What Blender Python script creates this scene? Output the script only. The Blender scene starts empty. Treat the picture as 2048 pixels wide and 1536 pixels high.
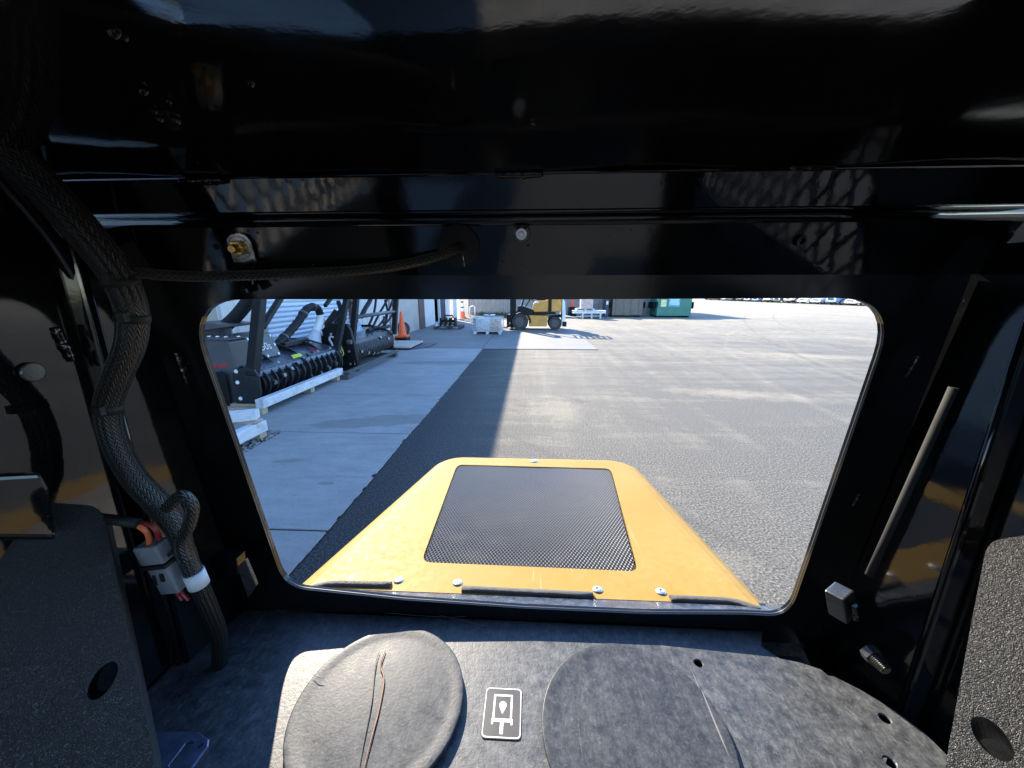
import bpy, bmesh, math, random
from mathutils import Vector, Matrix
random.seed(7)
S = bpy.context.scene
COL = S.collection
R = math.radians

# ------------------------------------------------------------------ camera
H = 1.5                       # eye height above the yard
F = 740.0                     # focal length in photo pixels (13 mm on 36 mm)
P = math.atan((768 - 586) / F)
YAW = math.atan(37 / 740 * math.cos(P))
cam_d = bpy.data.cameras.new('camera')
cam_d.sensor_width = 36
cam_d.lens = F / 2048 * 36
cam_d.clip_start = 0.02
cam_d.clip_end = 2000
cam = bpy.data.objects.new('camera', cam_d)
COL.objects.link(cam)
cam.location = (0, 0, H)
cam.rotation_euler = (R(90) - P, 0, YAW)
S.camera = cam

# ------------------------------------------------------------------ sky, sun, exposure
SUN_A, SUN_B = 0.80, 1.40     # shadow run per metre of height: +x and -y
AZ = math.atan2(-SUN_A, SUN_B)
EL = math.atan2(1.0, math.hypot(SUN_A, SUN_B))
world = bpy.data.worlds.new('World')
S.world = world
world.use_nodes = True
wn = world.node_tree.nodes
sky = wn.new('ShaderNodeTexSky')
sky.sky_type = 'NISHITA'
sky.sun_disc = False
sky.sun_elevation = EL
sky.sun_rotation = AZ
sky.air_density = 1.0
sky.dust_density = 0.0
sky.ozone_density = 6.0
bg = wn['Background']
bg.inputs[1].default_value = 0.15
world.node_tree.links.new(sky.outputs[0], bg.inputs[0])
sd = bpy.data.lights.new('sun', 'SUN')
sd.energy = 4.1
sd.angle = R(0.5)
sd.color = (1.0, 0.885, 0.71)
sun = bpy.data.objects.new('sun', sd)
COL.objects.link(sun)
sun.rotation_euler = Vector((-SUN_A, SUN_B, 1)).to_track_quat('Z', 'Y').to_euler()
sun.location = (-8, 14, 10)
S.view_settings.view_transform = 'Standard'
S.view_settings.look = 'None'
S.view_settings.gamma = 1
S.view_settings.use_curve_mapping = False
S.view_settings.exposure = 2.25

# ------------------------------------------------------------------ pixel -> direction helpers
cp, sp_ = math.cos(P), math.sin(P)
cy, sy = math.cos(YAW), math.sin(YAW)
def ray(x, y):
    u = (x - 1024) / F; v = (768 - y) / F
    f = cp + v * sp_; z = -sp_ + v * cp
    return Vector((u * cy - f * sy, u * sy + f * cy, z))
EYE = Vector((0, 0, H))
def on_z(x, y, z=0.0):
    d = ray(x, y); return EYE + d * ((z - H) / d.z)
def on_y(x, y, Y):
    d = ray(x, y); return EYE + d * (Y / d.y)
def on_x(x, y, X):
    d = ray(x, y); return EYE + d * (X / d.x)
def on_plane(x, y, p, n):
    d = ray(x, y); n = Vector(n); return EYE + d * ((Vector(p) - EYE).dot(n) / d.dot(n))

# ------------------------------------------------------------------ materials
def new_mat(name):
    m = bpy.data.materials.new(name); m.use_nodes = True
    nt = m.node_tree
    return m, nt, nt.nodes['Principled BSDF']
def nd(nt, t, **kw):
    n = nt.nodes.new(t)
    for k, v in kw.items():
        if k.startswith('i_'): n.inputs[int(k[2:])].default_value = v
        else: setattr(n, k, v)
    return n
def ramp(nt, src, stops):
    r = nd(nt, 'ShaderNodeValToRGB')
    e = r.color_ramp.elements
    while len(e) < len(stops): e.new(0.5)
    for el, (p, c) in zip(e, stops):
        el.position = p; el.color = (c[0], c[1], c[2], 1) if not isinstance(c, (int, float)) else (c, c, c, 1)
    nt.links.new(src, r.inputs[0]); return r.outputs[0]
def mixc(nt, fac, a, b, mode='MIX'):
    m = nd(nt, 'ShaderNodeMix', data_type='RGBA', blend_type=mode)
    for i, v in ((0, fac), (6, a), (7, b)):
        if isinstance(v, (int, float)): m.inputs[i].default_value = v
        elif isinstance(v, tuple): m.inputs[i].default_value = (*v[:3], 1)
        else: nt.links.new(v, m.inputs[i])
    return m.outputs[2]
def mth(nt, op, a, b=None, clamp=False):
    m = nd(nt, 'ShaderNodeMath', operation=op, use_clamp=clamp)
    for i, v in enumerate((a, b)):
        if v is None: continue
        if isinstance(v, (int, float)): m.inputs[i].default_value = v
        else: nt.links.new(v, m.inputs[i])
    return m.outputs[0]
def noise(nt, scale, detail=3, rough=0.5, vec=None, dist=0.0):
    n = nd(nt, 'ShaderNodeTexNoise'); n.inputs['Scale'].default_value = scale
    n.inputs['Detail'].default_value = detail; n.inputs['Roughness'].default_value = rough
    n.inputs['Distortion'].default_value = dist
    if vec is not None: nt.links.new(vec, n.inputs['Vector'])
    return n.outputs[0]
def world_pos(nt, scale=(1, 1, 1), rotz=0.0):
    g = nd(nt, 'ShaderNodeNewGeometry')
    mp = nd(nt, 'ShaderNodeMapping')
    mp.inputs['Scale'].default_value = scale; mp.inputs['Rotation'].default_value = (0, 0, rotz)
    nt.links.new(g.outputs['Position'], mp.inputs[0]); return mp.outputs[0]
def bump(nt, h, strength, dist, bsdf, prev=None):
    b = nd(nt, 'ShaderNodeBump'); b.inputs['Strength'].default_value = strength
    b.inputs['Distance'].default_value = dist
    nt.links.new(h, b.inputs['Height'])
    if prev is not None: nt.links.new(prev, b.inputs['Normal'])
    if bsdf is not None: nt.links.new(b.outputs[0], bsdf.inputs['Normal'])
    return b.outputs[0]

def simple(name, col, rough=0.5, metal=0.0, var=0.25, vscale=6.0, bmp=0.0, bscale=60.0, coat=0.0, dirt=0.0, dirtcol=(0.25, 0.22, 0.17), spec=0.5):
    m, nt, b = new_mat(name)
    pos = world_pos(nt)
    n1 = noise(nt, vscale, 4, 0.6, pos)
    dark = tuple(c * (1 - var) for c in col); lite = tuple(min(1, c * (1 + var)) for c in col)
    c = ramp(nt, n1, [(0.3, dark), (0.7, lite)])
    if dirt > 0:
        n2 = noise(nt, vscale * 0.7 + 1.3, 6, 0.7, pos)
        f = ramp(nt, n2, [(0.48, 0.0), (0.75, dirt)])
        c = mixc(nt, f, c, dirtcol)
    nt.links.new(c, b.inputs['Base Color'])
    rr = ramp(nt, noise(nt, vscale * 2.1, 3, 0.6, pos), [(0.3, max(0, rough - 0.08)), (0.7, min(1, rough + 0.1))])
    nt.links.new(rr, b.inputs['Roughness'])
    b.inputs['Metallic'].default_value = metal
    b.inputs['Coat Weight'].default_value = coat
    b.inputs['Specular IOR Level'].default_value = spec
    if bmp > 0: bump(nt, noise(nt, bscale, 3, 0.6, pos), bmp, 0.01, b)
    return m

M = {}
# glossy black cab paint: mirror like with a faint orange peel
def make_black_paint(name, rough, peel, dust=0.10):
    m, nt, b = new_mat(name)
    pos = world_pos(nt)
    c = mixc(nt, ramp(nt, noise(nt, 40, 5, 0.7, pos), [(0.55, 0.0), (0.8, dust)]), (0.0035, 0.0037, 0.0042), (0.06, 0.06, 0.065))
    c = mixc(nt, ramp(nt, noise(nt, 420, 2, 0.5, pos), [(0.70, 0.0), (0.76, 0.5)]), c, (0.09, 0.09, 0.085))
    nt.links.new(c, b.inputs['Base Color'])
    r = ramp(nt, noise(nt, 9, 4, 0.6, pos), [(0.3, rough), (0.75, rough + 0.10)])
    nt.links.new(r, b.inputs['Roughness'])
    h1 = bump(nt, noise(nt, 22, 2, 0.5, pos), peel, 0.006, None)
    bump(nt, noise(nt, 190, 2, 0.5, pos), peel * 0.35, 0.002, b, h1)
    return m
M['paint'] = make_black_paint('black_gloss_paint', 0.025, 0.036)
M['paint_wall'] = make_black_paint('black_wall_paint', 0.10, 0.02)
M['paint_satin'] = make_black_paint('black_satin_paint', 0.32, 0.10, 0.15)
M['weld'] = make_black_paint('painted_weld', 0.12, 0.6)
M['blocksteel'] = simple('dark_bracket_steel', (0.07, 0.07, 0.07), 0.28, 0.7, 0.3, 40)
M['rim'] = simple('window_edge_steel', (0.05, 0.05, 0.048), 0.45, 0.3)

# braided sleeve : chevrons from the tube's own UVs (u along, v round)
def make_braid(name, rows, cols, tint):
    m, nt, b = new_mat(name)
    uv = nd(nt, 'ShaderNodeUVMap')
    sep = nd(nt, 'ShaderNodeSeparateXYZ'); nt.links.new(uv.outputs[0], sep.inputs[0])
    vv = mth(nt, 'MULTIPLY', sep.outputs[1], cols)
    tri = mth(nt, 'PINGPONG', vv, 0.5)
    ph = mth(nt, 'ADD', mth(nt, 'MULTIPLY', sep.outputs[0], rows), mth(nt, 'MULTIPLY', tri, 2.2))
    s = mth(nt, 'SINE', mth(nt, 'MULTIPLY', ph, 6.2832))
    s01 = mth(nt, 'ADD', mth(nt, 'MULTIPLY', s, 0.5), 0.5)
    edge = mth(nt, 'MULTIPLY', mth(nt, 'PINGPONG', vv, 0.5), 2.0)
    c = ramp(nt, s01, [(0.25, (0.003, 0.003, 0.0035)), (0.8, tint)])
    n = noise(nt, 9, 3, 0.6, world_pos(nt))
    c2 = mixc(nt, ramp(nt, n, [(0.6, 0.0), (0.75, 0.22)]), c, (0.05, 0.018, 0.012))
    nt.links.new(c2, b.inputs['Base Color'])
    b.inputs['Roughness'].default_value = 0.38
    h = mth(nt, 'MULTIPLY', s01, mth(nt, 'POWER', edge, 0.4))
    bump(nt, h, 1.0, 0.004, b)
    return m
M['braid'] = make_braid('braided_sleeve', 150, 14, (0.045, 0.042, 0.040))
M['braid_fine'] = make_braid('fine_braided_sleeve', 150, 6, (0.06, 0.056, 0.05))

def make_grain(name, col, scale, strength, rough):
    m, nt, b = new_mat(name)
    pos = world_pos(nt)
    v = nd(nt, 'ShaderNodeTexVoronoi'); v.feature = 'DISTANCE_TO_EDGE'; v.inputs['Scale'].default_value = scale
    dv = nd(nt, 'ShaderNodeVectorMath', operation='ADD')
    ns = nd(nt, 'ShaderNodeTexNoise'); ns.inputs['Scale'].default_value = scale * 0.7
    nt.links.new(pos, ns.inputs['Vector'])
    sc = nd(nt, 'ShaderNodeVectorMath', operation='SCALE'); sc.inputs['Scale'].default_value = 0.012
    nt.links.new(ns.outputs[1], sc.inputs[0]); nt.links.new(pos, dv.inputs[0]); nt.links.new(sc.outputs[0], dv.inputs[1])
    nt.links.new(dv.outputs[0], v.inputs['Vector'])
    h = ramp(nt, v.outputs['Distance'], [(0.0, 0.0), (0.22, 1.0)])
    b1 = bump(nt, h, strength, 0.004, None)
    bump(nt, noise(nt, scale * 3, 2, 0.5, pos), strength * 0.4, 0.002, b, b1)
    c = mixc(nt, ramp(nt, noise(nt, 14, 6, 0.7, pos), [(0.45, 0.0), (0.8, 0.22)]), col, tuple(x * 2.2 + 0.01 for x in col))
    nt.links.new(c, b.inputs['Base Color'])
    b.inputs['Roughness'].default_value = rough
    return m
M['grain'] = make_grain('grained_black_plastic', (0.018, 0.018, 0.019), 330, 0.55, 0.42)
M['foam'] = make_grain('ribbed_rubber_edging', (0.13, 0.127, 0.12), 420, 0.8, 0.5)

def make_shelf(name, base, dusty, rough, spec=0.5, bmp=0.18):
    m, nt, b = new_mat(name)
    pos = world_pos(nt)
    streak = world_pos(nt, (40, 13, 8), R(35))
    n1 = noise(nt, 3.0, 6, 0.75, streak, 1.5)
    n2 = noise(nt, 58, 7, 0.78, pos)
    n3 = noise(nt, 260, 2, 0.5, pos)
    f = mth(nt, 'MULTIPLY', ramp(nt, n1, [(0.35, 0.15), (0.75, 1.0)]), ramp(nt, n2, [(0.36, 0.0), (0.66, 0.9)]), True)
    f2 = mth(nt, 'ADD', f, ramp(nt, n3, [(0.62, 0.0), (0.75, 0.35)]), True)
    c = mixc(nt, f2, base, dusty)
    # thin straight scratches
    wv = nd(nt, 'ShaderNodeTexNoise'); wv.inputs['Scale'].default_value = 1.0; wv.inputs['Detail'].default_value = 1
    nt.links.new(world_pos(nt, (190, 3.5, 3), R(-38)), wv.inputs['Vector'])
    scf = ramp(nt, wv.outputs[0], [(0.755, 0.0), (0.78, 0.4)])
    c = mixc(nt, scf, c, (0.32, 0.31, 0.29))
    nt.links.new(c, b.inputs['Base Color'])
    b.inputs['Specular IOR Level'].default_value = spec
    nt.links.new(ramp(nt, n2, [(0.3, rough - 0.06), (0.7, rough + 0.15)]), b.inputs['Roughness'])
    b1 = bump(nt, n3, 0.10, 0.002, None)
    bump(nt, n2, bmp, 0.004, b, b1)
    return m
M['shelf'] = make_shelf('scuffed_black_panel', (0.021, 0.025, 0.032), (0.155, 0.162, 0.170), 0.42, 0.4)
M['cover'] = make_shelf('dusty_rubber_cover', (0.022, 0.026, 0.034), (0.110, 0.119, 0.132), 0.40, 0.15, 0.03)

def make_hood_paint():
    m, nt, b = new_mat('hood_yellow_paint')
    pos = world_pos(nt)
    n1 = noise(nt, 3.5, 5, 0.65, pos); n2 = noise(nt, 55, 6, 0.75, pos); n3 = noise(nt, 320, 2, 0.5, pos)
    c = ramp(nt, n1, [(0.3, (0.245, 0.143, 0.027)), (0.7, (0.278, 0.166, 0.035))])
    f = mth(nt, 'MULTIPLY', ramp(nt, n2, [(0.42, 0.0), (0.72, 0.55)]), ramp(nt, n1, [(0.35, 0.25), (0.65, 1.0)]))
    c = mixc(nt, f, c, (0.30, 0.225, 0.115))
    sc = nd(nt, 'ShaderNodeTexNoise'); sc.inputs['Scale'].default_value = 1.0; sc.inputs['Detail'].default_value = 1
    nt.links.new(world_pos(nt, (150, 6, 5), R(28)), sc.inputs['Vector'])
    c = mixc(nt, ramp(nt, sc.outputs[0], [(0.74, 0.0), (0.77, 0.45)]), c, (0.36, 0.28, 0.16))
    c = mixc(nt, ramp(nt, noise(nt, 130, 2, 0.5, pos), [(0.74, 0.0), (0.77, 0.7)]), c, (0.10, 0.07, 0.03))
    nt.links.new(c, b.inputs['Base Color'])
    nt.links.new(ramp(nt, n2, [(0.35, 0.48), (0.7, 0.72)]), b.inputs['Roughness'])
    b.inputs['Specular IOR Level'].default_value = 0.13
    bump(nt, n3, 0.05, 0.002, b)
    return m
M['yellow'] = make_hood_paint()
M['yellow_old'] = simple('forklift_yellow_paint', (0.60, 0.285, 0.045), 0.5, 0, 0.18, 4, 0, 60, 0, 0.35, (0.30, 0.21, 0.09))
M['steel'] = simple('zinc_steel', (0.55, 0.56, 0.57), 0.3, 0.9, 0.15, 40)
M['chrome'] = simple('polished_steel', (0.7, 0.7, 0.7), 0.12, 1.0, 0.1, 30)
M['brass'] = simple('yellow_zinc_nut', (0.62, 0.42, 0.14), 0.25, 1.0, 0.2, 60)
M['screen'] = simple('screen_steel', (0.26, 0.255, 0.25), 0.42, 0.45, 0.0, 3)
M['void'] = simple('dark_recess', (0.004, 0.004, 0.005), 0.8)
M['sillmetal'] = simple('sill_painted_steel', (0.03, 0.04, 0.065), 0.28, 0.2, 0.3, 50, 0.05, 200, 0, 0.35, (0.25, 0.26, 0.28))
M['rubber'] = simple('black_rubber', (0.010, 0.010, 0.011), 0.6, spec=0.3)
M['plug'] = simple('grey_connector_plastic', (0.17, 0.175, 0.19), 0.5)
M['tag'] = simple('white_tag', (0.55, 0.56, 0.6), 0.5, 0, 0.08)
M['wire_red'] = simple('dark_red_wire', (0.20, 0.018, 0.02), 0.4)
M['wire_orange'] = simple('orange_wire', (0.62, 0.13, 0.05), 0.4)
M['bracket_skylit'] = simple('skylit_bracket', (0.07, 0.09, 0.15), 0.35, 0.5, 0.4, 60)  # blue of the sky light put into the bracket's base colour
M['decal_white'] = simple('white_print', (0.62, 0.62, 0.60), 0.55, 0, 0.15, 90, 0, 60, 0, 0.55, (0.22, 0.22, 0.21))
M['decal_black'] = simple('black_print', (0.02, 0.02, 0.022), 0.45)
M['needle'] = simple('dry_needle', (0.17, 0.085, 0.045), 0.6, 0, 0.3, 90)
M['needle_dark'] = simple('old_needle', (0.07, 0.06, 0.05), 0.6, 0, 0.3, 90)
M['orange'] = simple('cone_orange', (0.80, 0.10, 0.02), 0.5, 0, 0.12, 9, 0, 60, 0, 0.15, (0.3, 0.12, 0.06))
M['white'] = simple('white_paint', (0.72, 0.72, 0.70), 0.5, 0, 0.08, 4, 0, 60, 0, 0.25, (0.4, 0.38, 0.33))
M['wallwhite'] = simple('white_metal_cladding', (0.58, 0.58, 0.57), 0.45, 0, 0.06, 1.5, 0, 60, 0, 0.2, (0.36, 0.34, 0.30))
M['doorwhite'] = simple('roller_door_white', (0.52, 0.60, 0.70), 0.42, 0, 0.06, 2, 0, 60, 0, 0.15, (0.34, 0.36, 0.38))
M['tan'] = simple('tan_trim', (0.34, 0.30, 0.24), 0.55, 0, 0.1)
M['brown'] = simple('brown_trim', (0.11, 0.055, 0.05), 0.55, 0, 0.15)
M['beige'] = simple('beige_panel', (0.42, 0.37, 0.33), 0.6, 0, 0.10, 2.5, 0, 60, 0, 0.3, (0.28, 0.25, 0.22))
M['fence'] = simple('weathered_grey_cladding', (0.27, 0.26, 0.25), 0.55, 0.1, 0.16, 1.2, 0, 60, 0, 0.4, (0.17, 0.15, 0.13))
M['roof'] = simple('grey_roof_metal', (0.35, 0.35, 0.35), 0.5)
M['machgrey'] = simple('mulcher_grey_paint', (0.055, 0.057, 0.062), 0.42, 0, 0.15, 5, 0, 60, 0, 0.25, (0.13, 0.12, 0.11))
M['machdark'] = simple('mulcher_dark_paint', (0.012, 0.0125, 0.015), 0.42, 0, 0.25, 6, 0, 60, 0, 0.2, (0.05, 0.05, 0.05), spec=0.35)
M['machblue'] = simple('dark_blue_gloss_paint', (0.035, 0.042, 0.065), 0.22, 0, 0.2, 5)
M['machblack'] = simple('machine_black', (0.006, 0.006, 0.007), 0.5, 0, 0.3, 8, 0, 60, 0, 0.12, (0.03, 0.027, 0.024), spec=0.22)
M['toothsteel'] = simple('tooth_steel', (0.16, 0.16, 0.17), 0.38, 0.8, 0.4, 20)
M['worn'] = simple('worn_tooth_tip', (0.42, 0.40, 0.36), 0.45, 0.5, 0.3, 20)
M['red'] = simple('red_lettering', (0.62, 0.02, 0.03), 0.45)
M['sticker'] = simple('yellow_green_sticker', (0.55, 0.62, 0.06), 0.5)
M['blue_decal'] = simple('light_blue_panel', (0.20, 0.36, 0.58), 0.35)
M['teal'] = simple('teal_sign', (0.10, 0.42, 0.48), 0.5)
M['cream'] = simple('cream_sign', (0.60, 0.58, 0.32), 0.5)
M['green'] = simple('green_bin_paint', (0.035, 0.17, 0.12), 0.5, 0, 0.15, 2, 0, 60, 0, 0.3, (0.05, 0.12, 0.09))
M['binbrown'] = simple('brown_bin_paint', (0.14, 0.115, 0.09), 0.55, 0, 0.15, 2, 0, 60, 0, 0.4, (0.10, 0.075, 0.05))
M['binnavy'] = simple('navy_cabinet_paint', (0.025, 0.03, 0.055), 0.5)
M['wood'] = None
M['wood_grey'] = None
def make_wood(name, a, bcol):
    m, nt, b = new_mat(name)
    n1 = noise(nt, 3.0, 5, 0.6, world_pos(nt, (14, 3, 22)), 1.0)
    n2 = noise(nt, 5, 4, 0.7, world_pos(nt))
    c = ramp(nt, n1, [(0.3, a), (0.7, bcol)])
    c = mixc(nt, ramp(nt, n2, [(0.52, 0.0), (0.7, 0.6)]), c, tuple(x * 0.45 for x in a))
    nt.links.new(c, b.inputs['Base Color']); b.inputs['Roughness'].default_value = 0.75
    bump(nt, n1, 0.3, 0.01, b)
    return m
M['wood'] = make_wood('bare_pallet_wood', (0.30, 0.22, 0.14), (0.45, 0.36, 0.25))
M['wood_grey'] = make_wood('white_washed_timber', (0.46, 0.46, 0.47), (0.62, 0.62, 0.63))
M['wood_dark'] = make_wood('dark_pallet_wood', (0.06, 0.055, 0.05), (0.12, 0.11, 0.10))
M['tyre'] = simple('tyre_rubber', (0.025, 0.024, 0.023), 0.75, 0, 0.3, 9, 0.2, 50, 0, 0.5, (0.10, 0.09, 0.075))
M['cardboard'] = simple('cardboard', (0.38, 0.22, 0.11), 0.7)
M['pinkbox'] = simple('pale_pink_wrapped_box', (0.55, 0.42, 0.36), 0.5)
M['glass'] = simple('car_glass', (0.10, 0.14, 0.19), 0.05, 0, 0.1)
M['carblue'] = simple('blue_car_paint', (0.10, 0.20, 0.45), 0.3, 0, 0.05, 3, coat=0.5)
M['carwhite'] = simple('white_car_paint', (0.70, 0.71, 0.72), 0.3, 0, 0.04, 3, coat=0.5)
M['carsilver'] = simple('silver_car_paint', (0.42, 0.44, 0.46), 0.3, 0.5, 0.05, 3, coat=0.5)
M['carblack'] = simple('black_car_paint', (0.015, 0.015, 0.016), 0.25, 0, 0.1, 3, coat=0.5)
M['lamp'] = simple('headlamp', (0.6, 0.62, 0.65), 0.1, 0.3)
M['gravelstone'] = simple('gravel_stone', (0.20, 0.19, 0.18), 0.8, 0, 0.6, 25)
def make_wrap():
    m, nt, b = new_mat('stretch_wrap')
    n = noise(nt, 6, 4, 0.6, world_pos(nt, (1, 1, 6)))
    nt.links.new(ramp(nt, n, [(0.3, (0.45, 0.52, 0.60)), (0.7, (0.75, 0.78, 0.82))]), b.inputs['Base Color'])
    b.inputs['Roughness'].default_value = 0.15
    nt.links.new(ramp(nt, n, [(0.35, 0.20), (0.65, 0.55)]), b.inputs['Alpha'])
    bump(nt, noise(nt, 12, 3, 0.6, world_pos(nt, (1, 1, 5))), 0.2, 0.01, b)
    return m
M['wrap'] = make_wrap()
def make_bag():
    m, nt, b = new_mat('clear_plastic_bag')
    b.inputs['Base Color'].default_value = (0.70, 0.74, 0.80, 1); b.inputs['Roughness'].default_value = 0.2
    b.inputs['Alpha'].default_value = 0.62
    bump(nt, noise(nt, 22, 3, 0.6, world_pos(nt, (1, 1, 0.4))), 1.0, 0.03, b)
    return m
M['bag'] = make_bag()

# ground surfaces -----------------------------------------------------------------
def make_asphalt():
    m, nt, b = new_mat('dusty_asphalt')
    pos = world_pos(nt)
    sep = nd(nt, 'ShaderNodeSeparateXYZ'); nt.links.new(pos, sep.inputs[0])
    agg = noise(nt, 70, 4, 0.8, pos)
    grit = noise(nt, 34, 4, 0.7, pos)
    base = ramp(nt, agg, [(0.36, (0.010, 0.0105, 0.012)), (0.52, (0.030, 0.031, 0.033)), (0.68, (0.12, 0.118, 0.112))])
    # pale dust over the trafficked part of the lot, with the building's shade painted in darker beside the slabs
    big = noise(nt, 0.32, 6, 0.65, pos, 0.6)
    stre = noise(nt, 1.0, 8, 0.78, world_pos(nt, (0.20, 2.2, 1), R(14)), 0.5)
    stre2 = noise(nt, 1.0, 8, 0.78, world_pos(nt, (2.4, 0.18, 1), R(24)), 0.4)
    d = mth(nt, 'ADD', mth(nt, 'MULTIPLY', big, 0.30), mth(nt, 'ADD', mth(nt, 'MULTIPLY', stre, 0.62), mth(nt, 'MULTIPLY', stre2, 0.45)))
    edge = mth(nt, 'MULTIPLY', mth(nt, 'ADD', sep.outputs[0], 1.15), 0.70, True)  # ramp in x, darkens the asphalt where the building's shade falls
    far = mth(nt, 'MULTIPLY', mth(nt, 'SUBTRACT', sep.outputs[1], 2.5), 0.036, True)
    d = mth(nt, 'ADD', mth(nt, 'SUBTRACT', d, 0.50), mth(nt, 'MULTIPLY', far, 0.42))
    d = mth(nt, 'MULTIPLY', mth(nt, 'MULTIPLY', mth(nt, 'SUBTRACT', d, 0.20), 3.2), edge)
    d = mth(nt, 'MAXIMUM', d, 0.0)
    # tyre arcs: bands along big circles
    for cx, cyy, rad, w, amt in ((26, 2, 22.5, 0.10, 0.5), (26, 2, 20.8, 0.10, 0.5), (-6, 30, 19.0, 0.13, 0.5), (-6, 30, 17.3, 0.13, 0.45),
                                 (10, -16, 27.0, 0.10, 0.5), (10, -16, 25.4, 0.12, 0.4), (30, 24, 22.0, 0.14, 0.45), (30, 24, 23.8, 0.12, 0.45), (9, 17, 4.5, 0.18, 0.4)):
        dist = nd(nt, 'ShaderNodeVectorMath', operation='DISTANCE'); dist.inputs[1].default_value = (cx, cyy, 0)
        nt.links.new(pos, dist.inputs[0])
        wob = mth(nt, 'ADD', dist.outputs['Value'], mth(nt, 'MULTIPLY', noise(nt, 0.25, 2, 0.5, pos), 0.5))
        g_ = mth(nt, 'ABSOLUTE', mth(nt, 'SUBTRACT', wob, rad))
        band = mth(nt, 'SUBTRACT', 1.0, mth(nt, 'DIVIDE', g_, w), True)
        d = mth(nt, 'ADD', d, mth(nt, 'MULTIPLY', mth(nt, 'MULTIPLY', band, noise(nt, 2.6, 5, 0.75, pos)), amt * 0.75))
    mid = ramp(nt, noise(nt, 4.5, 9, 0.82, world_pos(nt, (0.8, 1.5, 1), R(18))), [(0.36, 0.25), (0.62, 1.45)])
    dust = mth(nt, 'MULTIPLY', mth(nt, 'MULTIPLY', d, mid), mth(nt, 'ADD', mth(nt, 'MULTIPLY', grit, 1.1), 0.35), True)
    sand = mixc(nt, ramp(nt, noise(nt, 0.5, 4, 0.6, pos), [(0.35, 0.0), (0.65, 1.0)]), (0.215, 0.200, 0.169), (0.272, 0.242, 0.179))
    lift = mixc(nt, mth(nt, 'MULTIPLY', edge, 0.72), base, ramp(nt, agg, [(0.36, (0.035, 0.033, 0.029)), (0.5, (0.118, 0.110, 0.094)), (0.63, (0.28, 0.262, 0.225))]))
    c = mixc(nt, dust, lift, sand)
    # spilled pale sand patches
    for cx, cyy, rx, ry, rot, amt in ((3.2, 5.6, 1.3, 0.35, -12, 0.55), (0.35, 4.7, 0.6, 0.7, 20, 0.35), (6.5, 9.5, 2.6, 0.5, -20, 0.4), (9.0, 13.5, 2.2, 0.8, 10, 0.3)):
        mp = nd(nt, 'ShaderNodeMapping', vector_type='TEXTURE')
        mp.inputs['Location'].default_value = (cx, cyy, 0); mp.inputs['Rotation'].default_value = (0, 0, R(rot)); mp.inputs['Scale'].default_value = (rx, ry, 1)
        g = nd(nt, 'ShaderNodeNewGeometry'); nt.links.new(g.outputs['Position'], mp.inputs[0])
        ln = nd(nt, 'ShaderNodeVectorMath', operation='LENGTH'); nt.links.new(mp.outputs[0], ln.inputs[0])
        e = mth(nt, 'ADD', ln.outputs['Value'], mth(nt, 'MULTIPLY', mth(nt, 'SUBTRACT', noise(nt, 3.2, 8, 0.8, pos), 0.5), 3.4))
        f = mth(nt, 'MULTIPLY', ramp(nt, e, [(0.1, amt), (1.1, 0.0)]), ramp(nt, agg, [(0.38, 0.35), (0.6, 1.0)]))
        c = mixc(nt, f, c, (0.37, 0.325, 0.235))
    # dark tyre marks, nearly straight, in pairs
    for cx, cyy, rad, w, amt in ((90, -20, 88.4, 0.09, 0.5), (90, -20, 86.9, 0.09, 0.45), (-60, -50, 82.0, 0.08, 0.5), (-60, -50, 80.4, 0.08, 0.45), (20, 70, 61.5, 0.10, 0.45), (20, 70, 60.0, 0.10, 0.4), (70, 60, 78.0, 0.1, 0.4), (70, 60, 79.6, 0.1, 0.4)):
        dist = nd(nt, 'ShaderNodeVectorMath', operation='DISTANCE'); dist.inputs[1].default_value = (cx, cyy, 0)
        nt.links.new(pos, dist.inputs[0])
        g_ = mth(nt, 'ABSOLUTE', mth(nt, 'SUBTRACT', dist.outputs['Value'], rad))
        band = mth(nt, 'MULTIPLY', mth(nt, 'SUBTRACT', 1.0, mth(nt, 'DIVIDE', g_, w), True), ramp(nt, noise(nt, 0.5, 5, 0.75, pos), [(0.42, 0.0), (0.62, 1.0)]))
        c = mixc(nt, mth(nt, 'MULTIPLY', band, amt), c, (0.05, 0.049, 0.047))
    # hairline cracks and oil drips
    wob = nd(nt, 'ShaderNodeVectorMath', operation='ADD'); nzv = nd(nt, 'ShaderNodeTexNoise'); nzv.inputs['Scale'].default_value = 1.1; nzv.inputs['Detail'].default_value = 6
    nt.links.new(pos, nzv.inputs['Vector']); nt.links.new(pos, wob.inputs[0]); nt.links.new(nzv.outputs[1], wob.inputs[1])
    vo = nd(nt, 'ShaderNodeTexVoronoi'); vo.feature = 'DISTANCE_TO_EDGE'; vo.inputs['Scale'].default_value = 0.28; nt.links.new(wob.outputs[0], vo.inputs['Vector'])
    cr = mth(nt, 'MULTIPLY', ramp(nt, vo.outputs['Distance'], [(0.0, 0.75), (0.006, 0.0)]), ramp(nt, noise(nt, 0.35, 3, 0.6, pos), [(0.5, 0.0), (0.6, 1.0)]))
    c = mixc(nt, cr, c, (0.02, 0.02, 0.02))
    c = mixc(nt, ramp(nt, noise(nt, 1.7, 4, 0.6, pos), [(0.70, 0.0), (0.76, 0.45)]), c, (0.03, 0.029, 0.027))
    # pale flecks of stone and litter
    fl = noise(nt, 60, 2, 0.5, pos)
    c = mixc(nt, ramp(nt, fl, [(0.76, 0.0), (0.80, 0.7)]), c, (0.33, 0.32, 0.30))
    nt.links.new(c, b.inputs['Base Color'])
    b.inputs['Roughness'].default_value = 0.85
    b.inputs['Specular IOR Level'].default_value = 0.3
    b1 = bump(nt, agg, 0.55, 0.02, None)
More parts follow.
